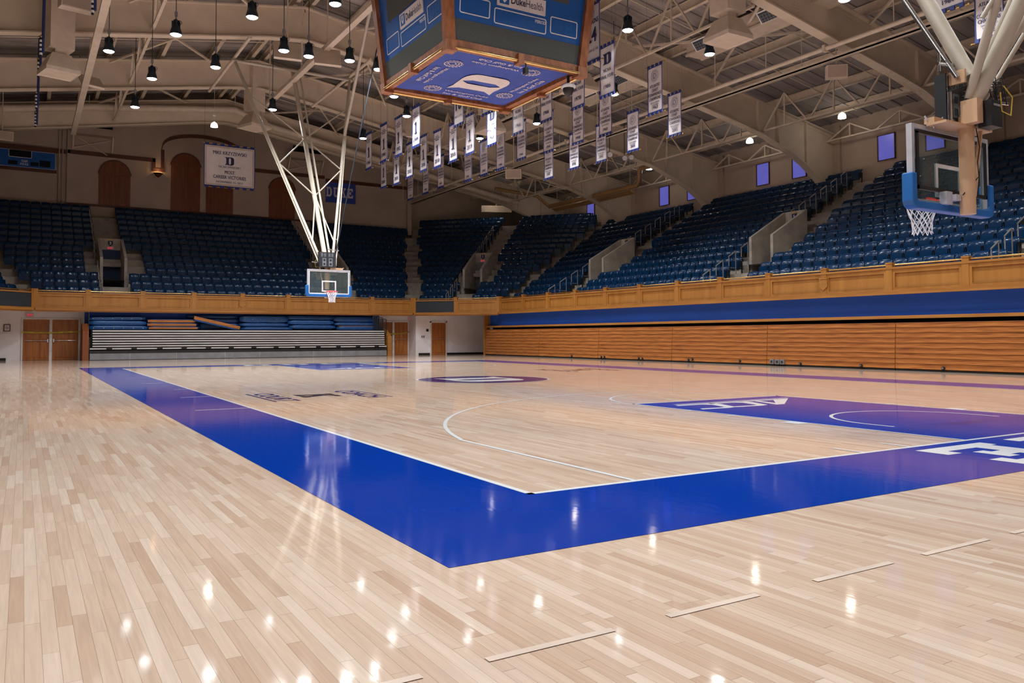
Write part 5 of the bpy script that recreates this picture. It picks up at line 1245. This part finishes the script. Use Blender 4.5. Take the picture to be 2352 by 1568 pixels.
BL = [
 ('A', 847.5, 347, 'one', '1986', 'number 1 banner dated 1986, leftmost of all hanging banners'),
 ('A', 882, 328, 'one', '1991', 'number 1 banner dated 1991 in the left-hand upper row'),
 ('A', 916, 313, 'one', '1992', 'number 1 banner dated 1992 beside the lit pendant lamp'),
 ('A', 956, 290, 'one', '1999', 'number 1 banner dated 1999, highest of the left group'),
 ('A', 1054, 236, ('', '10', 'MAY 1, 1952'), '', 'retired number 10 banner half hidden by the hanging scoreboard'),
 ('A', 1120, 206, ('', '23', 'MARCH 2, 1963'), '', 'banner whose lower corner peeks under the scoreboard far corner'),
 ('A', 1360, 77, ('DAWKINS', '24', 'FEBRUARY 22, 1986'), '', 'retired number 24 banner at the right edge of the hanging scoreboard'),
 ('B', 881.5, 394, 'one', '2000', 'number 1 banner dated 2000, lower left under the 1991 banner'),
 ('B', 911, 385, 'one', '2001', 'number 1 banner dated 2001 under the 1992 banner'),
 ('B', 941, 368, 'one', '2002', 'number 1 banner dated 2002 below the 1999 banner'),
 ('B', 973, 352, 'one', '2006', 'number 1 banner dated 2006'),
 ('B', 1005, 342, 'one', '2010', 'number 1 banner dated 2010'),
 ('B', 1041, 327, 'one', '2015', 'number 1 banner dated 2015'),
 ('B', 1079.5, 308, 'one', '2019', 'number 1 banner dated 2019, rightmost of the number ones'),
 ('B', 1130, 286, 'ff', '1963', 'final four banner dated 1963 under the scoreboard far corner'),
 ('B', 1190.5, 256, 'ff', '1964', 'final four banner dated 1964 right of the scoreboard far corner'),
 ('B', 1255, 225, 'ff', '1966', 'final four banner dated 1966 under the scoreboard brass rail'),
 ('B', 1328, 191, 'ff', '1978', 'final four banner dated 1978 below the dome camera'),
 ('B', 1395.5, 161, 'ff', '1986', 'final four banner dated 1986 with the large letter D'),
 ('C', 943, 424, 'sc', '1938', 'conference banner dated 1938, lowest and leftmost in its row'),
 ('C', 978, 409, 'sc', '1940', 'conference banner dated 1940 below the 2006 banner'),
 ('C', 1013, 394, 'sc', '1941', 'conference banner dated 1941 behind the 2010 banner'),
 ('C', 1075, 376, 'sc', '1942', 'conference banner dated 1942 below the 2019 banner'),
 ('C', 1112, 362, 'sc', '1943', 'conference banner dated 1943 right of the 1942 banner'),
 ('C', 1150, 347, 'sc', '1944', 'conference banner dated 1944 under a beige ceiling diffuser'),
 ('C', 1198, 322, 'sc', '1946', 'conference banner dated 1946 behind the 1964 final four banner'),
 ('C', 1260, 303, 'acc', '1954', 'conference banner dated 1954 below the 1966 final four banner'),
 ('C', 1328, 280, 'acc', '1958', 'conference banner dated 1958 below the 1978 final four banner'),
 ('C', 1391, 259, 'acc', '1960', 'conference banner dated 1960 below the 1986 final four banner'),
 ('C', 1505, 205, 'acc', '1963', 'conference banner dated 1963 hanging alone before the big girder'),
 ('C', 2177, -57, 'acc', '1964', 'banner dated 1964 cut by the top edge at upper right'),
 ('D', 1260.5, 371, 'acc', '1997', 'conference banner dated 1997 below the 1954 banner'),
 ('D', 1319, 346, 'acc', '1998', 'conference banner dated 1998 below the 1958 banner'),
 ('D', 1381, 328, 'acc', '1999', 'conference banner dated 1999 below the 1960 banner'),
 ('D', 1454, 301, 'acc', '2000', 'conference banner dated 2000, bluish white, left of the 1963 banner'),
 ('D', 1550, 262, 'acc', '2001', 'conference banner dated 2001, lowest right of the centre group'),
 ('D', 2272, 16, 'acc', '2002', 'conference banner dated 2002 behind the near goal posts at upper right')]
for r_ in BL: banner(*r_)
# large coach banner
t = thing('large_banner', 'large white gold-edged banner for most career victories hung before the back wall', 'banner', (7.74, 47.2, 13.3))
fr = ((7.74, 47.2, 11.9), (1, 0, 0), (0, 0, 1), (0, -1, 0)); hw, hh = 1.52, 1.26
b = B(); b.prism([(-hw, -hh), (hw, -hh), (hw, hh), (-hw, hh)], fr, -.01, .01); b.build('cloth', [M['banner']], t)
b = B(); frame2d(b, fr, -hw+.07, hw-.07, -hh+.07, hh-.07, .035, .014); b.build('gold_border', [M['gold']], t)
b = B(); frame2d(b, fr, -hw-.03, hw+.03, -hh-.03, hh+.03, .05, .013)
for k in range(7):
    x0 = -hw+.02+k*.46
    for s_ in (1, -1): b.prism([(x0, s_*(hh+.02)), (x0+.24, s_*(hh+.02)), (x0+.24, s_*(hh+.14)), (x0, s_*(hh+.14))][::s_], fr, -.03, .03)
b.build('blue_trim', [M['banner_blue']], t)
for s_ in (1, -1):
    b = B(); b.tube([(7.74-hw-.14, 47.2, 11.9+s_*(hh+.11)), (7.74+hw+.14, 47.2, 11.9+s_*(hh+.11))], .02, 8); b.build('rod', [M['rod']], t)
for s_ in (1, -1): b = B(); b.tube([(7.74+s_*hw, 47.2, 13.2), (7.74+s_*hw, 47.2, 16.4)], .006, 4); b.build('hanging_cord', [M['charcoal']], t)
b = B()
put_text(b, 'MIKE KRZYZEWSKI', fr, 0, .72, .22, 2.02, .016, .014); put_D(b, fr, -.02, .34, .52, .56, .014); put_text(b, 'NCAA DIVISION I', fr, 0, -.11, .14, 1.3, .01, .014)
put_text(b, 'MOST', fr, 0, -.48, .21, .60, .02, .014); put_text(b, 'CAREER VICTORIES', fr, 0, -.79, .21, 2.0, .02, .014); put_text(b, 'NOVEMBER 15, 2011', fr, 0, -1.08, .14, 1.6, .012, .014)
b.build('lettering', [M['ink']], t)

# ================================================================== PENDANT HIGH-BAY LAMPS
ZL = 11.8
PXL = [(404, 80), (349, 181), (310, 246), (250, 118), (579, 40), (495, 155), (770, 10), (652, 117), (709, 130), (803, 140), (869, 160), (626, 252), (905, 222), (834, 318), (934, 267), (1076, 255), (1102, 318), (1233, 284), (1442, 70), (1411, 217), (1630, 125), (1940, 0)]
LLAB = ['over the upper left girder', 'below the second girder at left, long cable', 'lowest of the left-hand lamps by the back wall', 'leftmost lamp beside the slanted rail', 'at the top edge left of the far goal frame', 'left of the far goal cross pipe on a long cable', 'cut by the top edge left of the scoreboard', 'above the far goal cross pipe, leftmost of three', 'above the far goal cross pipe, middle of three', 'above the far goal cross pipe, rightmost of three', 'touching the left edge of the hanging scoreboard', 'between the far goal posts', 'under the left corner of the hanging scoreboard', 'beside the 1986 number 1 banner at left', 'between the 1992 and 1999 banners', 'under the far beam of the hanging scoreboard', 'right of the 2019 number 1 banner', 'beside the 1966 final four banner', 'right of the scoreboard near the top edge', 'behind the 1986 final four banner', 'left of the big ceiling diffuser', 'cut by the top edge at upper right']
POS = [tuple(on(2, ZL, u, v)[:2]) for u, v in PXL]; POS[15] = tuple(on(2, 11.2, 1076, 255)[:2])
EXTRA = [(x, y) for x in (-3.3, 1.1, 14.2, 18.6) for y in (8.5, 2.0, -5.0)]+[(x, y) for x in (4.9, 10.4) for y in (7.0, 1.6)]+[(-3.3, 15.5), (1.1, 15.5), (18.6, 15.9), (-3.3, 22.0), (-3.3, 30.0)]
def seen(x, y):
    u, v = proj((x, y, ZL)); return -10 < u < 2362 and -10 < v < 1568 and depth((x, y, ZL)) > 0
EXTRA = [e for e in EXTRA if not seen(*e) and depth((e[0], e[1], ZL)) > -99]
LP = 226.0
for k, (x, y) in enumerate(POS+EXTRA):
    lab = LLAB[k] if k < len(LLAB) else None
    t = thing('pendant_lamp', ('black bell-shaped pendant lamp, lit, '+lab) if lab else 'black bell-shaped pendant lamp, lit, above the camera side outside the frame', 'pendant lamp', (x, y, ZL), 'pendant lamps under the roof')
    b = B(); b.lathe((x, y, ZL), [(.19, 0), (.20, .03), (.195, .10), (.15, .24), (.105, .36), (.085, .40), (.08, .52), (.03, .56), (.001, .56)], 18)
    for q_ in range(8):
        an = q_*PI/4; b.obox((x+.115*math.cos(an), y+.115*math.sin(an), ZL+.36), (math.cos(an), math.sin(an), 0), (-math.sin(an), math.cos(an), 0), (0, 0, 1), .03, .008, .12)
    b.build('housing', [M['lamp_body']], t)
    b = B(); b.lathe((x, y, ZL), [(.188, .012), (.15, -.025), (.07, -.045), (.001, -.05)], 18); b.build('lens', [M['lens']], t)
    b = B(); b.tube([(x+.07*math.cos(a)+.12, y, ZL+.46+.07*math.sin(a)) for a in [2*PI*i/12 for i in range(12)]], .010, 5, closed=True); b.build('cord_loop', [M['black']], t)
    b = B(); b.box(x-.045, x+.045, y-.045, y+.045, ZL+.66, ZL+.82); b.tube([(x, y, ZL+.56), (x, y, ZL+.66)], .025, 6); b.build('junction_box', [M['grey_panel']], t)
    b = B(); b.tube([(x, y, ZL+.82), (x, y, zroof(x)-.05)], .014, 6); b.build('cable', [M['charcoal']], t)
    ld = bpy.data.lights.new('lamp_light', 'AREA'); ld.shape = 'DISK'; ld.size = .34; ld.energy = LP; ld.color = (.93, .97, 1.0); ld.spread = 2.42
    lo = bpy.data.objects.new('lamp_light', ld); COL.objects.link(lo); lo.location = (0, 0, -.06); lo.parent = t
# small dome lamps under the side roof
for k, (u, v, lab) in enumerate(((1934, 266, 'nearest of the row over the right stand'), (1722, 323, 'second nearest over the right stand'), (1491, 385, 'third along the row over the right stand'), (1317, 431, 'over the far right corner stand'), (1129, 453, 'at the far corner left of the others'), (492, 287, 'high in front of the back wall at left'))):
    zz = 12.2 if k < 4 else (12.0 if k == 4 else 13.6); x, y, z = on(2, zz, u, v)
    t = thing('dome_lamp', 'small bright white dome lamp, '+lab, 'dome lamp', (x, y, z), 'small dome lamps')
    b = B(); b.lathe((x, y, z), [(.20, -.12), (.195, -.02), (.16, .08), (.08, .15), (.05, .16)], 16); b.build('dome', [M['dome']], t)
    b = B(); b.lathe((x, y, z), [(.05, .15), (.06, .17), (.05, .26), (.001, .26)], 10); b.tube([(x, y, z+.26), (x, y, zroof(x)-.1)], .01, 5); b.lathe((x, y, z), [(.10, .55), (.12, .60), (.001, .62)], 10); b.build('stem', [M['white']], t)
    ld = bpy.data.lights.new('dome_light', 'POINT'); ld.energy = 18; ld.color = (1, .92, .8); ld.shadow_soft_size = .15
    lo = bpy.data.objects.new('dome_light', ld); COL.objects.link(lo); lo.location = (0, 0, -.3); lo.parent = t
# sconce light
ld = bpy.data.lights.new('sconce_light', 'POINT'); ld.energy = 4; ld.color = (1, .6, .3); lo = bpy.data.objects.new('sconce_light', ld); COL.objects.link(lo); lo.location = (4.47, 53.7, 12.55)

# ================================================================== CEILING EQUIPMENT
def hood(u, v, zz, lab, rot=0.0, wt=.86, ws=1.2):
    x, y, _ = on(2, zz, u, v); t = thing('air_diffuser', lab, 'air diffuser', (x, y, zz), 'ceiling air diffusers')
    ca, sa = math.cos(rot), math.sin(rot); ax, ay = (ca, sa, 0), (-sa, ca, 0)
    b = B(); b.obox((x, y, zz+1.45+(zroof(x)-zz-1.45)*.25), ax, ay, (0, 0, 1), wt/2, wt/2, (zroof(x)-zz-1.45)*.25+.5); b.build('duct_drop', [M['duct']], t)
    b = B(); b.obox((x, y, zz+.8), ax, ay, (0, 0, 1), .2, .2, .2); b.build('neck', [M['duct']], t)
    b = B(); V = []
    for z_, h_ in ((zz+.75, .33), (zz+.14, ws/2), (zz, ws/2), (zz+.02, ws/2-.04)):
        for sx, sy in ((-1, -1), (1, -1), (1, 1), (-1, 1)): V.append((x+ca*sx*h_-sa*sy*h_, y+sa*sx*h_+ca*sy*h_, z_))
    F = [(i*4+j, i*4+(j+1) % 4, i*4+4+(j+1) % 4, i*4+4+j) for i in range(3) for j in range(4)]+[(3, 2, 1, 0), (12, 13, 14, 15)]
    b.add(V, F); b.build('skirt', [M['duct']], t)
hood(1672, 95, 11.35, 'large beige pyramid diffuser hanging at top right of centre')
hood(1330, 212, 11.35, 'beige pyramid diffuser behind the 1978 final four banner')
hood(1125, 305, 11.35, 'beige pyramid diffuser behind the 1963 final four banner')
hood(135, 172, 11.35, 'beige pyramid diffuser at upper left beside the striped poles', .25)
hood(584, 296, 12.6, 'beige pyramid diffuser left of the far goal frame', .4, .8, 1.3)
# grilles on a duct run
mb = B(); xd = 21.7
for ya, yc in ((-15.2, 20.9), (23.2, 29.3), (31.6, 39.0)):
    t = thing('duct_run', 'long beige air duct run under the roof deck, %s' % ('nearest the camera' if ya < 0 else 'beyond the large girder' if ya < 25 else 'farthest along'), 'duct', (xd, ya, 13.5))
    b = B(); b.box(xd-.1, xd+.75, ya, yc, zroof(xd)-1.15, zroof(xd)-.5); b.box(xd-.18, xd-.1, ya, yc, zroof(xd)-1.2, zroof(xd)-1.1); b.box(xd+.75, xd+.83, ya, yc, zroof(xd)-1.2, zroof(xd)-1.1); b.build('duct_body', [M['duct']], t)
for k, (y, lab) in enumerate(((16.1, 'nearest of three angled grilles by the large diffuser'), (18.4, 'middle of three angled grilles by the large diffuser'), (19.7, 'farthest of three angled grilles by the large diffuser'), (25.3, 'angled grille beside the 1986 final four banner'), (24.0, 'angled grille right of the one beside the 1986 banner'), (27.8, 'angled grille farther down the duct'))):
    z = zroof(xd)-1.0; t = thing('air_grille', 'white framed dark air grille, '+lab, 'air grille', (xd-.3, y, z), 'angled air grilles')
    nrm = np.array([-.75, 0, -.66]); up_ = np.array([-.66, 0, .75]); fr = (np.array([xd-.32, y, z]), np.array([0, -1.0, 0]), up_, nrm)
    b = B(); b.prism([(-.5, -.24), (.5, -.24), (.5, .24), (-.5, .24)], fr, -.42, 0); b.build('housing', [M['duct']], t)
    b = B(); frame2d(b, fr, -.52, .52, -.26, .26, .05, .01); b.build('frame', [M['white']], t)
    b = B(); b.flat([(-.47, -.21), (.47, -.21), (.47, .21), (-.47, .21)], fr, .006); b.build('dark_opening', [M['charcoal']], t)
    b = B()
    for q_ in range(7): b.flat([(-.42+q_*.14-.01, -.21), (-.42+q_*.14+.01, -.21), (-.42+q_*.14+.01, .12), (-.42+q_*.14-.01, .12)], fr, .012)
    for q_ in range(3): b.flat([(-.47, -.14+q_*.12), (.47, -.14+q_*.12), (.47, -.125+q_*.12), (-.47, -.125+q_*.12)], fr, .012)
    b.build('louvre_bars', [M['grey_panel']], t)
# pipe and tray along the right
t = thing('ceiling_pipe', 'long cream pipe running under the right-hand girders', 'pipe', (22.3, 20, 11.9)); b = B(); b.tube([(22.3, -14, 11.92), (22.3, 53, 11.92)], .085, 10); b.build('pipe_run', [M['duct']], t)
for gy in GY:
    b = B(); b.box(22.2, 22.4, gy-.06, gy+.06, 11.8, 12.05); b.build('pipe_clamp', [M['duct']], t)
    for q_ in (2.8, 5.6): b = B(); b.tube([(22.3, gy+q_, 12.0), (22.3, gy+q_, 14.3)], .02, 5); b.build('pipe_hanger', [M['duct']], t)
t = thing('cable_tray', 'cream cable tray running beside the long ceiling pipe', 'cable tray', (22.8, 20, 11.7)); b = B(); b.box(22.75, 22.97, -14, 53, 11.60, 11.66); b.box(22.75, 22.78, -14, 53, 11.6, 11.74); b.box(22.94, 22.97, -14, 53, 11.6, 11.74); b.build('tray', [M['duct']], t)
for gy in GY: b = B(); b.tube([(22.86, gy+1.5, 11.7), (22.86, gy+1.5, 14.2)], .015, 5); b.build('tray_hanger', [M['duct']], t)
# brown ductwork pipes in the far right corner
t = thing('corner_pipework', 'glossy brown pipes bending along the far right corner under the roof', 'pipe', (30.2, 36, 11))
b = B(); zp = 10.35
pp = [on(0, 30.5, u, v) for u, v in ((1473, 386), (1470, 424), (1262, 474))]
xk = 30.5
b.tube([(xk, pp[0][1]-3.0, pp[0][2]-.05), (xk, pp[0][1], pp[0][2]), (xk, pp[0][1]+.15, pp[0][2]-.15), (xk, pp[1][1]+.1, pp[1][2]+.2), (xk, pp[1][1]+.3, pp[1][2]), (xk, pp[2][1], pp[2][2])], .16, 12); b.build('main_pipe', [M['pipe']], t)
for q_ in range(3):
    b = B(); b.tube([(xk+.28+.14*q_, pp[1][1]+1.2, pp[1][2]-.18-.06*q_), (xk+.28+.14*q_, pp[2][1], pp[2][2]-.18-.06*q_)], .065, 8); b.build('branch_pipe', [M['pipe']], t)
b = B(); b.tube([tuple(pp[2]), (xk-.5, pp[2][1]+1.0, pp[2][2]+.9), (xk-3.8, pp[2][1]+1.6, pp[2][2]+1.25)], .13, 10); b.build('elbow_pipe', [M['pipe']], t)
for y_ in (pp[1][1]+1, pp[1][1]+5, pp[2][1]-1): b = B(); b.tube([(xk, y_, pp[1][2]), (xk, y_, 12.9)], .012, 4); b.build('pipe_hanger', [M['purlin']], t)
t = thing('round_duct', 'long tan round duct lying along the far girder above the back stand', 'duct', (7.6, 47.4, 14.2))
b = B(); pa = [on(1, 47.5, u, v) for u, v in ((-40, 250), (205, 246), (540, 252), (620, 290), (1190, 466))]; b.tube([tuple(p_) for p_ in pa], .21, 12); b.build('duct_body', [M['duct']], t)
for p_ in pa[1:]: b = B(); b.tube([(p_[0], 47.5, p_[2]), (p_[0], 47.5, zroof(p_[0])-.4)], .02, 5); b.build('duct_hanger', [M['purlin']], t)
# slanted box rails (left)
t = thing('light_rail', 'long cream box rail running along the hall at upper left', 'rail', (-.9, 30, 12.6)); pr = on(2, 12.6, 235, 60)
b = B(); xr = -1.0; b.box(xr-.13, xr+.13, 8, 46, 12.55, 12.72); b.box(xr-.02, xr+.02, 8, 46, 12.72, 12.9); b.build('rail_body', [M['duct']], t)
for gy in GY[2:7]:
    b = B(); b.tube([(xr, gy+.8, 12.8), (xr, gy+.8, zroof(xr)-.2)], .05, 6); b.build('rail_hanger', [M['purlin']], t)
    b = B(); b.tube([(xr, gy+.9, 13.9), (xr, gy+3.2, 12.7)], .03, 6); b.build('rail_brace', [M['purlin']], t)
t = thing('light_rail', 'long cream box rail crossing behind the far goal frame toward the scoreboard', 'rail', (10, 30, 12.9))
pa, pc = on(2, 13.3, 615, 240), on(2, 13.3, 800, 92)
b = B(); xq = pa[0]; b.box(xq-.12, xq+.12, 16, pa[1], 13.22, 13.4); b.build('rail_body', [M['duct']], t)
for gy in (22.7, 31.1, pa[1]-.4): b = B(); b.tube([(xq, gy, 13.4), (xq, gy, zroof(xq)-.2)], .04, 6); b.build('rail_hanger', [M['purlin']], t)
# speakers and flat boxes
def flatbox(u, v, zz, lab, size, ang, tilt, name='loudspeaker', cat='loudspeaker', face=True):
    x, y, z = on(2, zz, u, v); t = thing(name, lab, cat, (x, y, z)); ca, sa = math.cos(ang), math.sin(ang)
    f = np.array([ca*math.cos(tilt), sa*math.cos(tilt), math.sin(tilt)]); a = np.array([-sa, ca, 0]); u_ = np.cross(f, a)*1.0
    if u_[2] < 0: u_ = -u_
    b = B(); b.obox((x, y, z), f, a, u_, size[0]/2, size[1]/2, size[2]/2); b.build('cabinet', [M['duct']], t)
    if face: b = B(); b.obox(np.array([x, y, z])+f*(size[0]/2+.006), f, a, u_, .006, size[1]/2-.04, size[2]/2-.04); b.build('grille', [M['wall_tan']], t)
    b = B(); b.tube([(x, y, z+size[2]*.3), (x, y, zroof(x)-.1)], .025, 6); b.build('mount', [M['purlin']], t)
    return t
flatbox(1921, 166, 11.2, 'flat beige box hung under the tray at upper right', (.35, .75, .5), -2.3, -.1)
flatbox(1180, 400, 11.0, 'beige loudspeaker left of the 1997 banner', (.7, .95, .55), -2.2, -.15)
flatbox(209, 188, 13.0, 'thin tilted beige panel under the left box rail', (.12, 1.0, .75), -1.2, .75, 'reflector_panel', 'panel', False)
flatbox(950, 300, 12.2, 'grey flat panel right of the 1999 number 1 banner', (.1, .8, .8), -1.9, .35, 'reflector_panel', 'panel', False)
flatbox(660, 118, 12.9, 'pale flat panel with white lower edge left of the three lamps', (.12, 1.1, .9), -1.75, .5, 'reflector_panel', 'panel', False)
flatbox(752, 132, 12.9, 'pale flat panel with white lower edge between the lamps', (.12, 1.1, .9), -1.75, .5, 'reflector_panel', 'panel', False)
flatbox(1140, 480, 11.3, 'long pale flat box under the roof above the far corner stair', (.4, 2.4, .5), -2.0, -.1)
flatbox(175, 8, 13.6, 'beige box at the top left edge', (.6, 1.1, .5), -1.4, -.1)
flatbox(5, 312, 12.3, 'beige box at the left edge over the wall scoreboard', (.5, 1.0, .5), -1.4, -.1)
# spot heads over the right stand
for k, (u, v, lab) in enumerate(((1401, 355, 'single grey spotlight right of the 1999 conference banner'), (1435, 363, 'left of the twin grey spotlights under the 2000 banner'), (1450, 361, 'right of the twin grey spotlights under the 2000 banner'))):
    x, y, z = on(2, 11.3, u, v); t = thing('spotlight', lab, 'spotlight', (x, y, z))
    b = B(); d = np.array([-.55, -.8, -.25]); d /= np.linalg.norm(d); c0 = np.array([x, y, z]); b.tube([c0-d*.2, c0-d*.08, c0+d*.05], [.06, .15, .16], 12); b.build('housing', [M['lamp_body']], t)
    b = B(); b.tube([c0+d*.05, c0+d*.06], .145, 14); b.build('front_glass', [M['alum']], t)
    b = B(); b.tube([c0-d*.15, c0+np.array([0.1, .15, .3]), (x+.1, y+.15, zroof(x)-.3)], .018, 6); b.build('bracket', [M['black']], t)
# flag sleeves with black and white striped ends hanging at left
for k, (u, v0, v1, lab) in enumerate(((95, -30, 130, 'dark blue hanging sleeve with striped weights, nearest at upper left'), (89, 118, 178, 'striped hanging sleeve behind the nearest one at left'), (84, 165, 250, 'third striped hanging sleeve at left'), (82, 200, 292, 'lowest striped hanging sleeve at left reaching the back wall'), (214, -20, 34, 'short striped sleeve at the top edge right of the others'))):
    zz = 11.6; x, y, z = on(2, zz, u, v1); t = thing('striped_sleeve', lab, 'hanging sleeve', (x, y, z), 'striped hanging sleeves')
    b = B(); b.tube([(x+.04, y, z+.15), (x+.07, y, zroof(x)-.2)], .055, 8); b.build('sleeve', [M['rope_blue']], t)
    for q_ in range(4): b = B(); b.tube([(x-.02, y, z+.06+q_*.16), (x-.02, y, z+.14+q_*.16)], .052, 8); b.build('white_band', [M['white']], t)
    b = B(); b.tube([(x-.02, y, z), (x-.02, y, z+.72)], .042, 8); b.build('black_core', [M['black']], t)
    b = B(); b.lathe((x-.02, y, z+.74), [(.001, -.05), (.06, 0), (.04, .06), (.001, .07)], 8); b.build('brass_cap', [M['brass']], t)
# equipment ledges high on the back wall
for k, (x0, x1, lab) in enumerate(((-.75, 1.75, 'beige equipment ledge with dark recess high on the back wall at left'), (13.2, 15.9, 'beige equipment ledge with dark recess high on the back wall behind the far goal'))):
    t = thing('equipment_ledge', lab, 'ledge', ((x0+x1)/2, 53.8, 14.4))
    b = B(); b.box(x0, x1, 53.2, 54.1, 14.35, 14.55); b.box(x0, x1, 53.15, 53.25, 14.3, 14.75); b.build('shelf', [M['wall_tan']], t)
    b = B(); b.box(x0+.5, x1-.1, 54.0, 54.09, 14.75, 15.4); b.build('dark_recess', [M['dark']], t)
    b = B(); b.bar((x0+.1, 53.3, 14.35), (x0+.1, 54.05, 13.4), .08, .08); b.bar((x1-.1, 53.3, 14.35), (x1-.1, 54.05, 13.4), .08, .08); b.bar((x0+.1, 54.0, 13.5), (x1-.2, 54.0, 14.2), .06, .06); b.bar((x0+.4, 54.0, 14.2), (x1-.4, 54.0, 13.2), .05, .05); b.build('bracket', [M['purlin']], t)
t = thing('vertical_pipe', 'pair of thin tan pipes on the back wall right of the wall scoreboard', 'pipe', (-1.3, 54.1, 10)); b = B()
for x in (-1.42, -1.22): b.tube([(x, 54.1, 9.2), (x, 54.1, 14.6)], .04, 6)
b.build('pipe_pair', [M['wall_tan']], t)

# ================================================================== WORLD AND RENDER LOOK
w = bpy.data.worlds.new('world'); S.world = w; w.use_nodes = True
w.node_tree.nodes['Background'].inputs[0].default_value = (0.02, 0.02, 0.025, 1); w.node_tree.nodes['Background'].inputs[1].default_value = 0.2
S.view_settings.view_transform = 'Standard'; S.view_settings.look = 'None'; S.view_settings.gamma = 1; S.view_settings.exposure = -0.05
S.view_settings.use_curve_mapping = False
S.cycles.max_bounces = 8; S.cycles.diffuse_bounces = 5; S.cycles.glossy_bounces = 4; S.cycles.transparent_max_bounces = 8; S.cycles.caustics_reflective = False; S.cycles.caustics_refractive = False
S.cycles.sample_clamp_indirect = 6; S.cycles.use_denoising = True
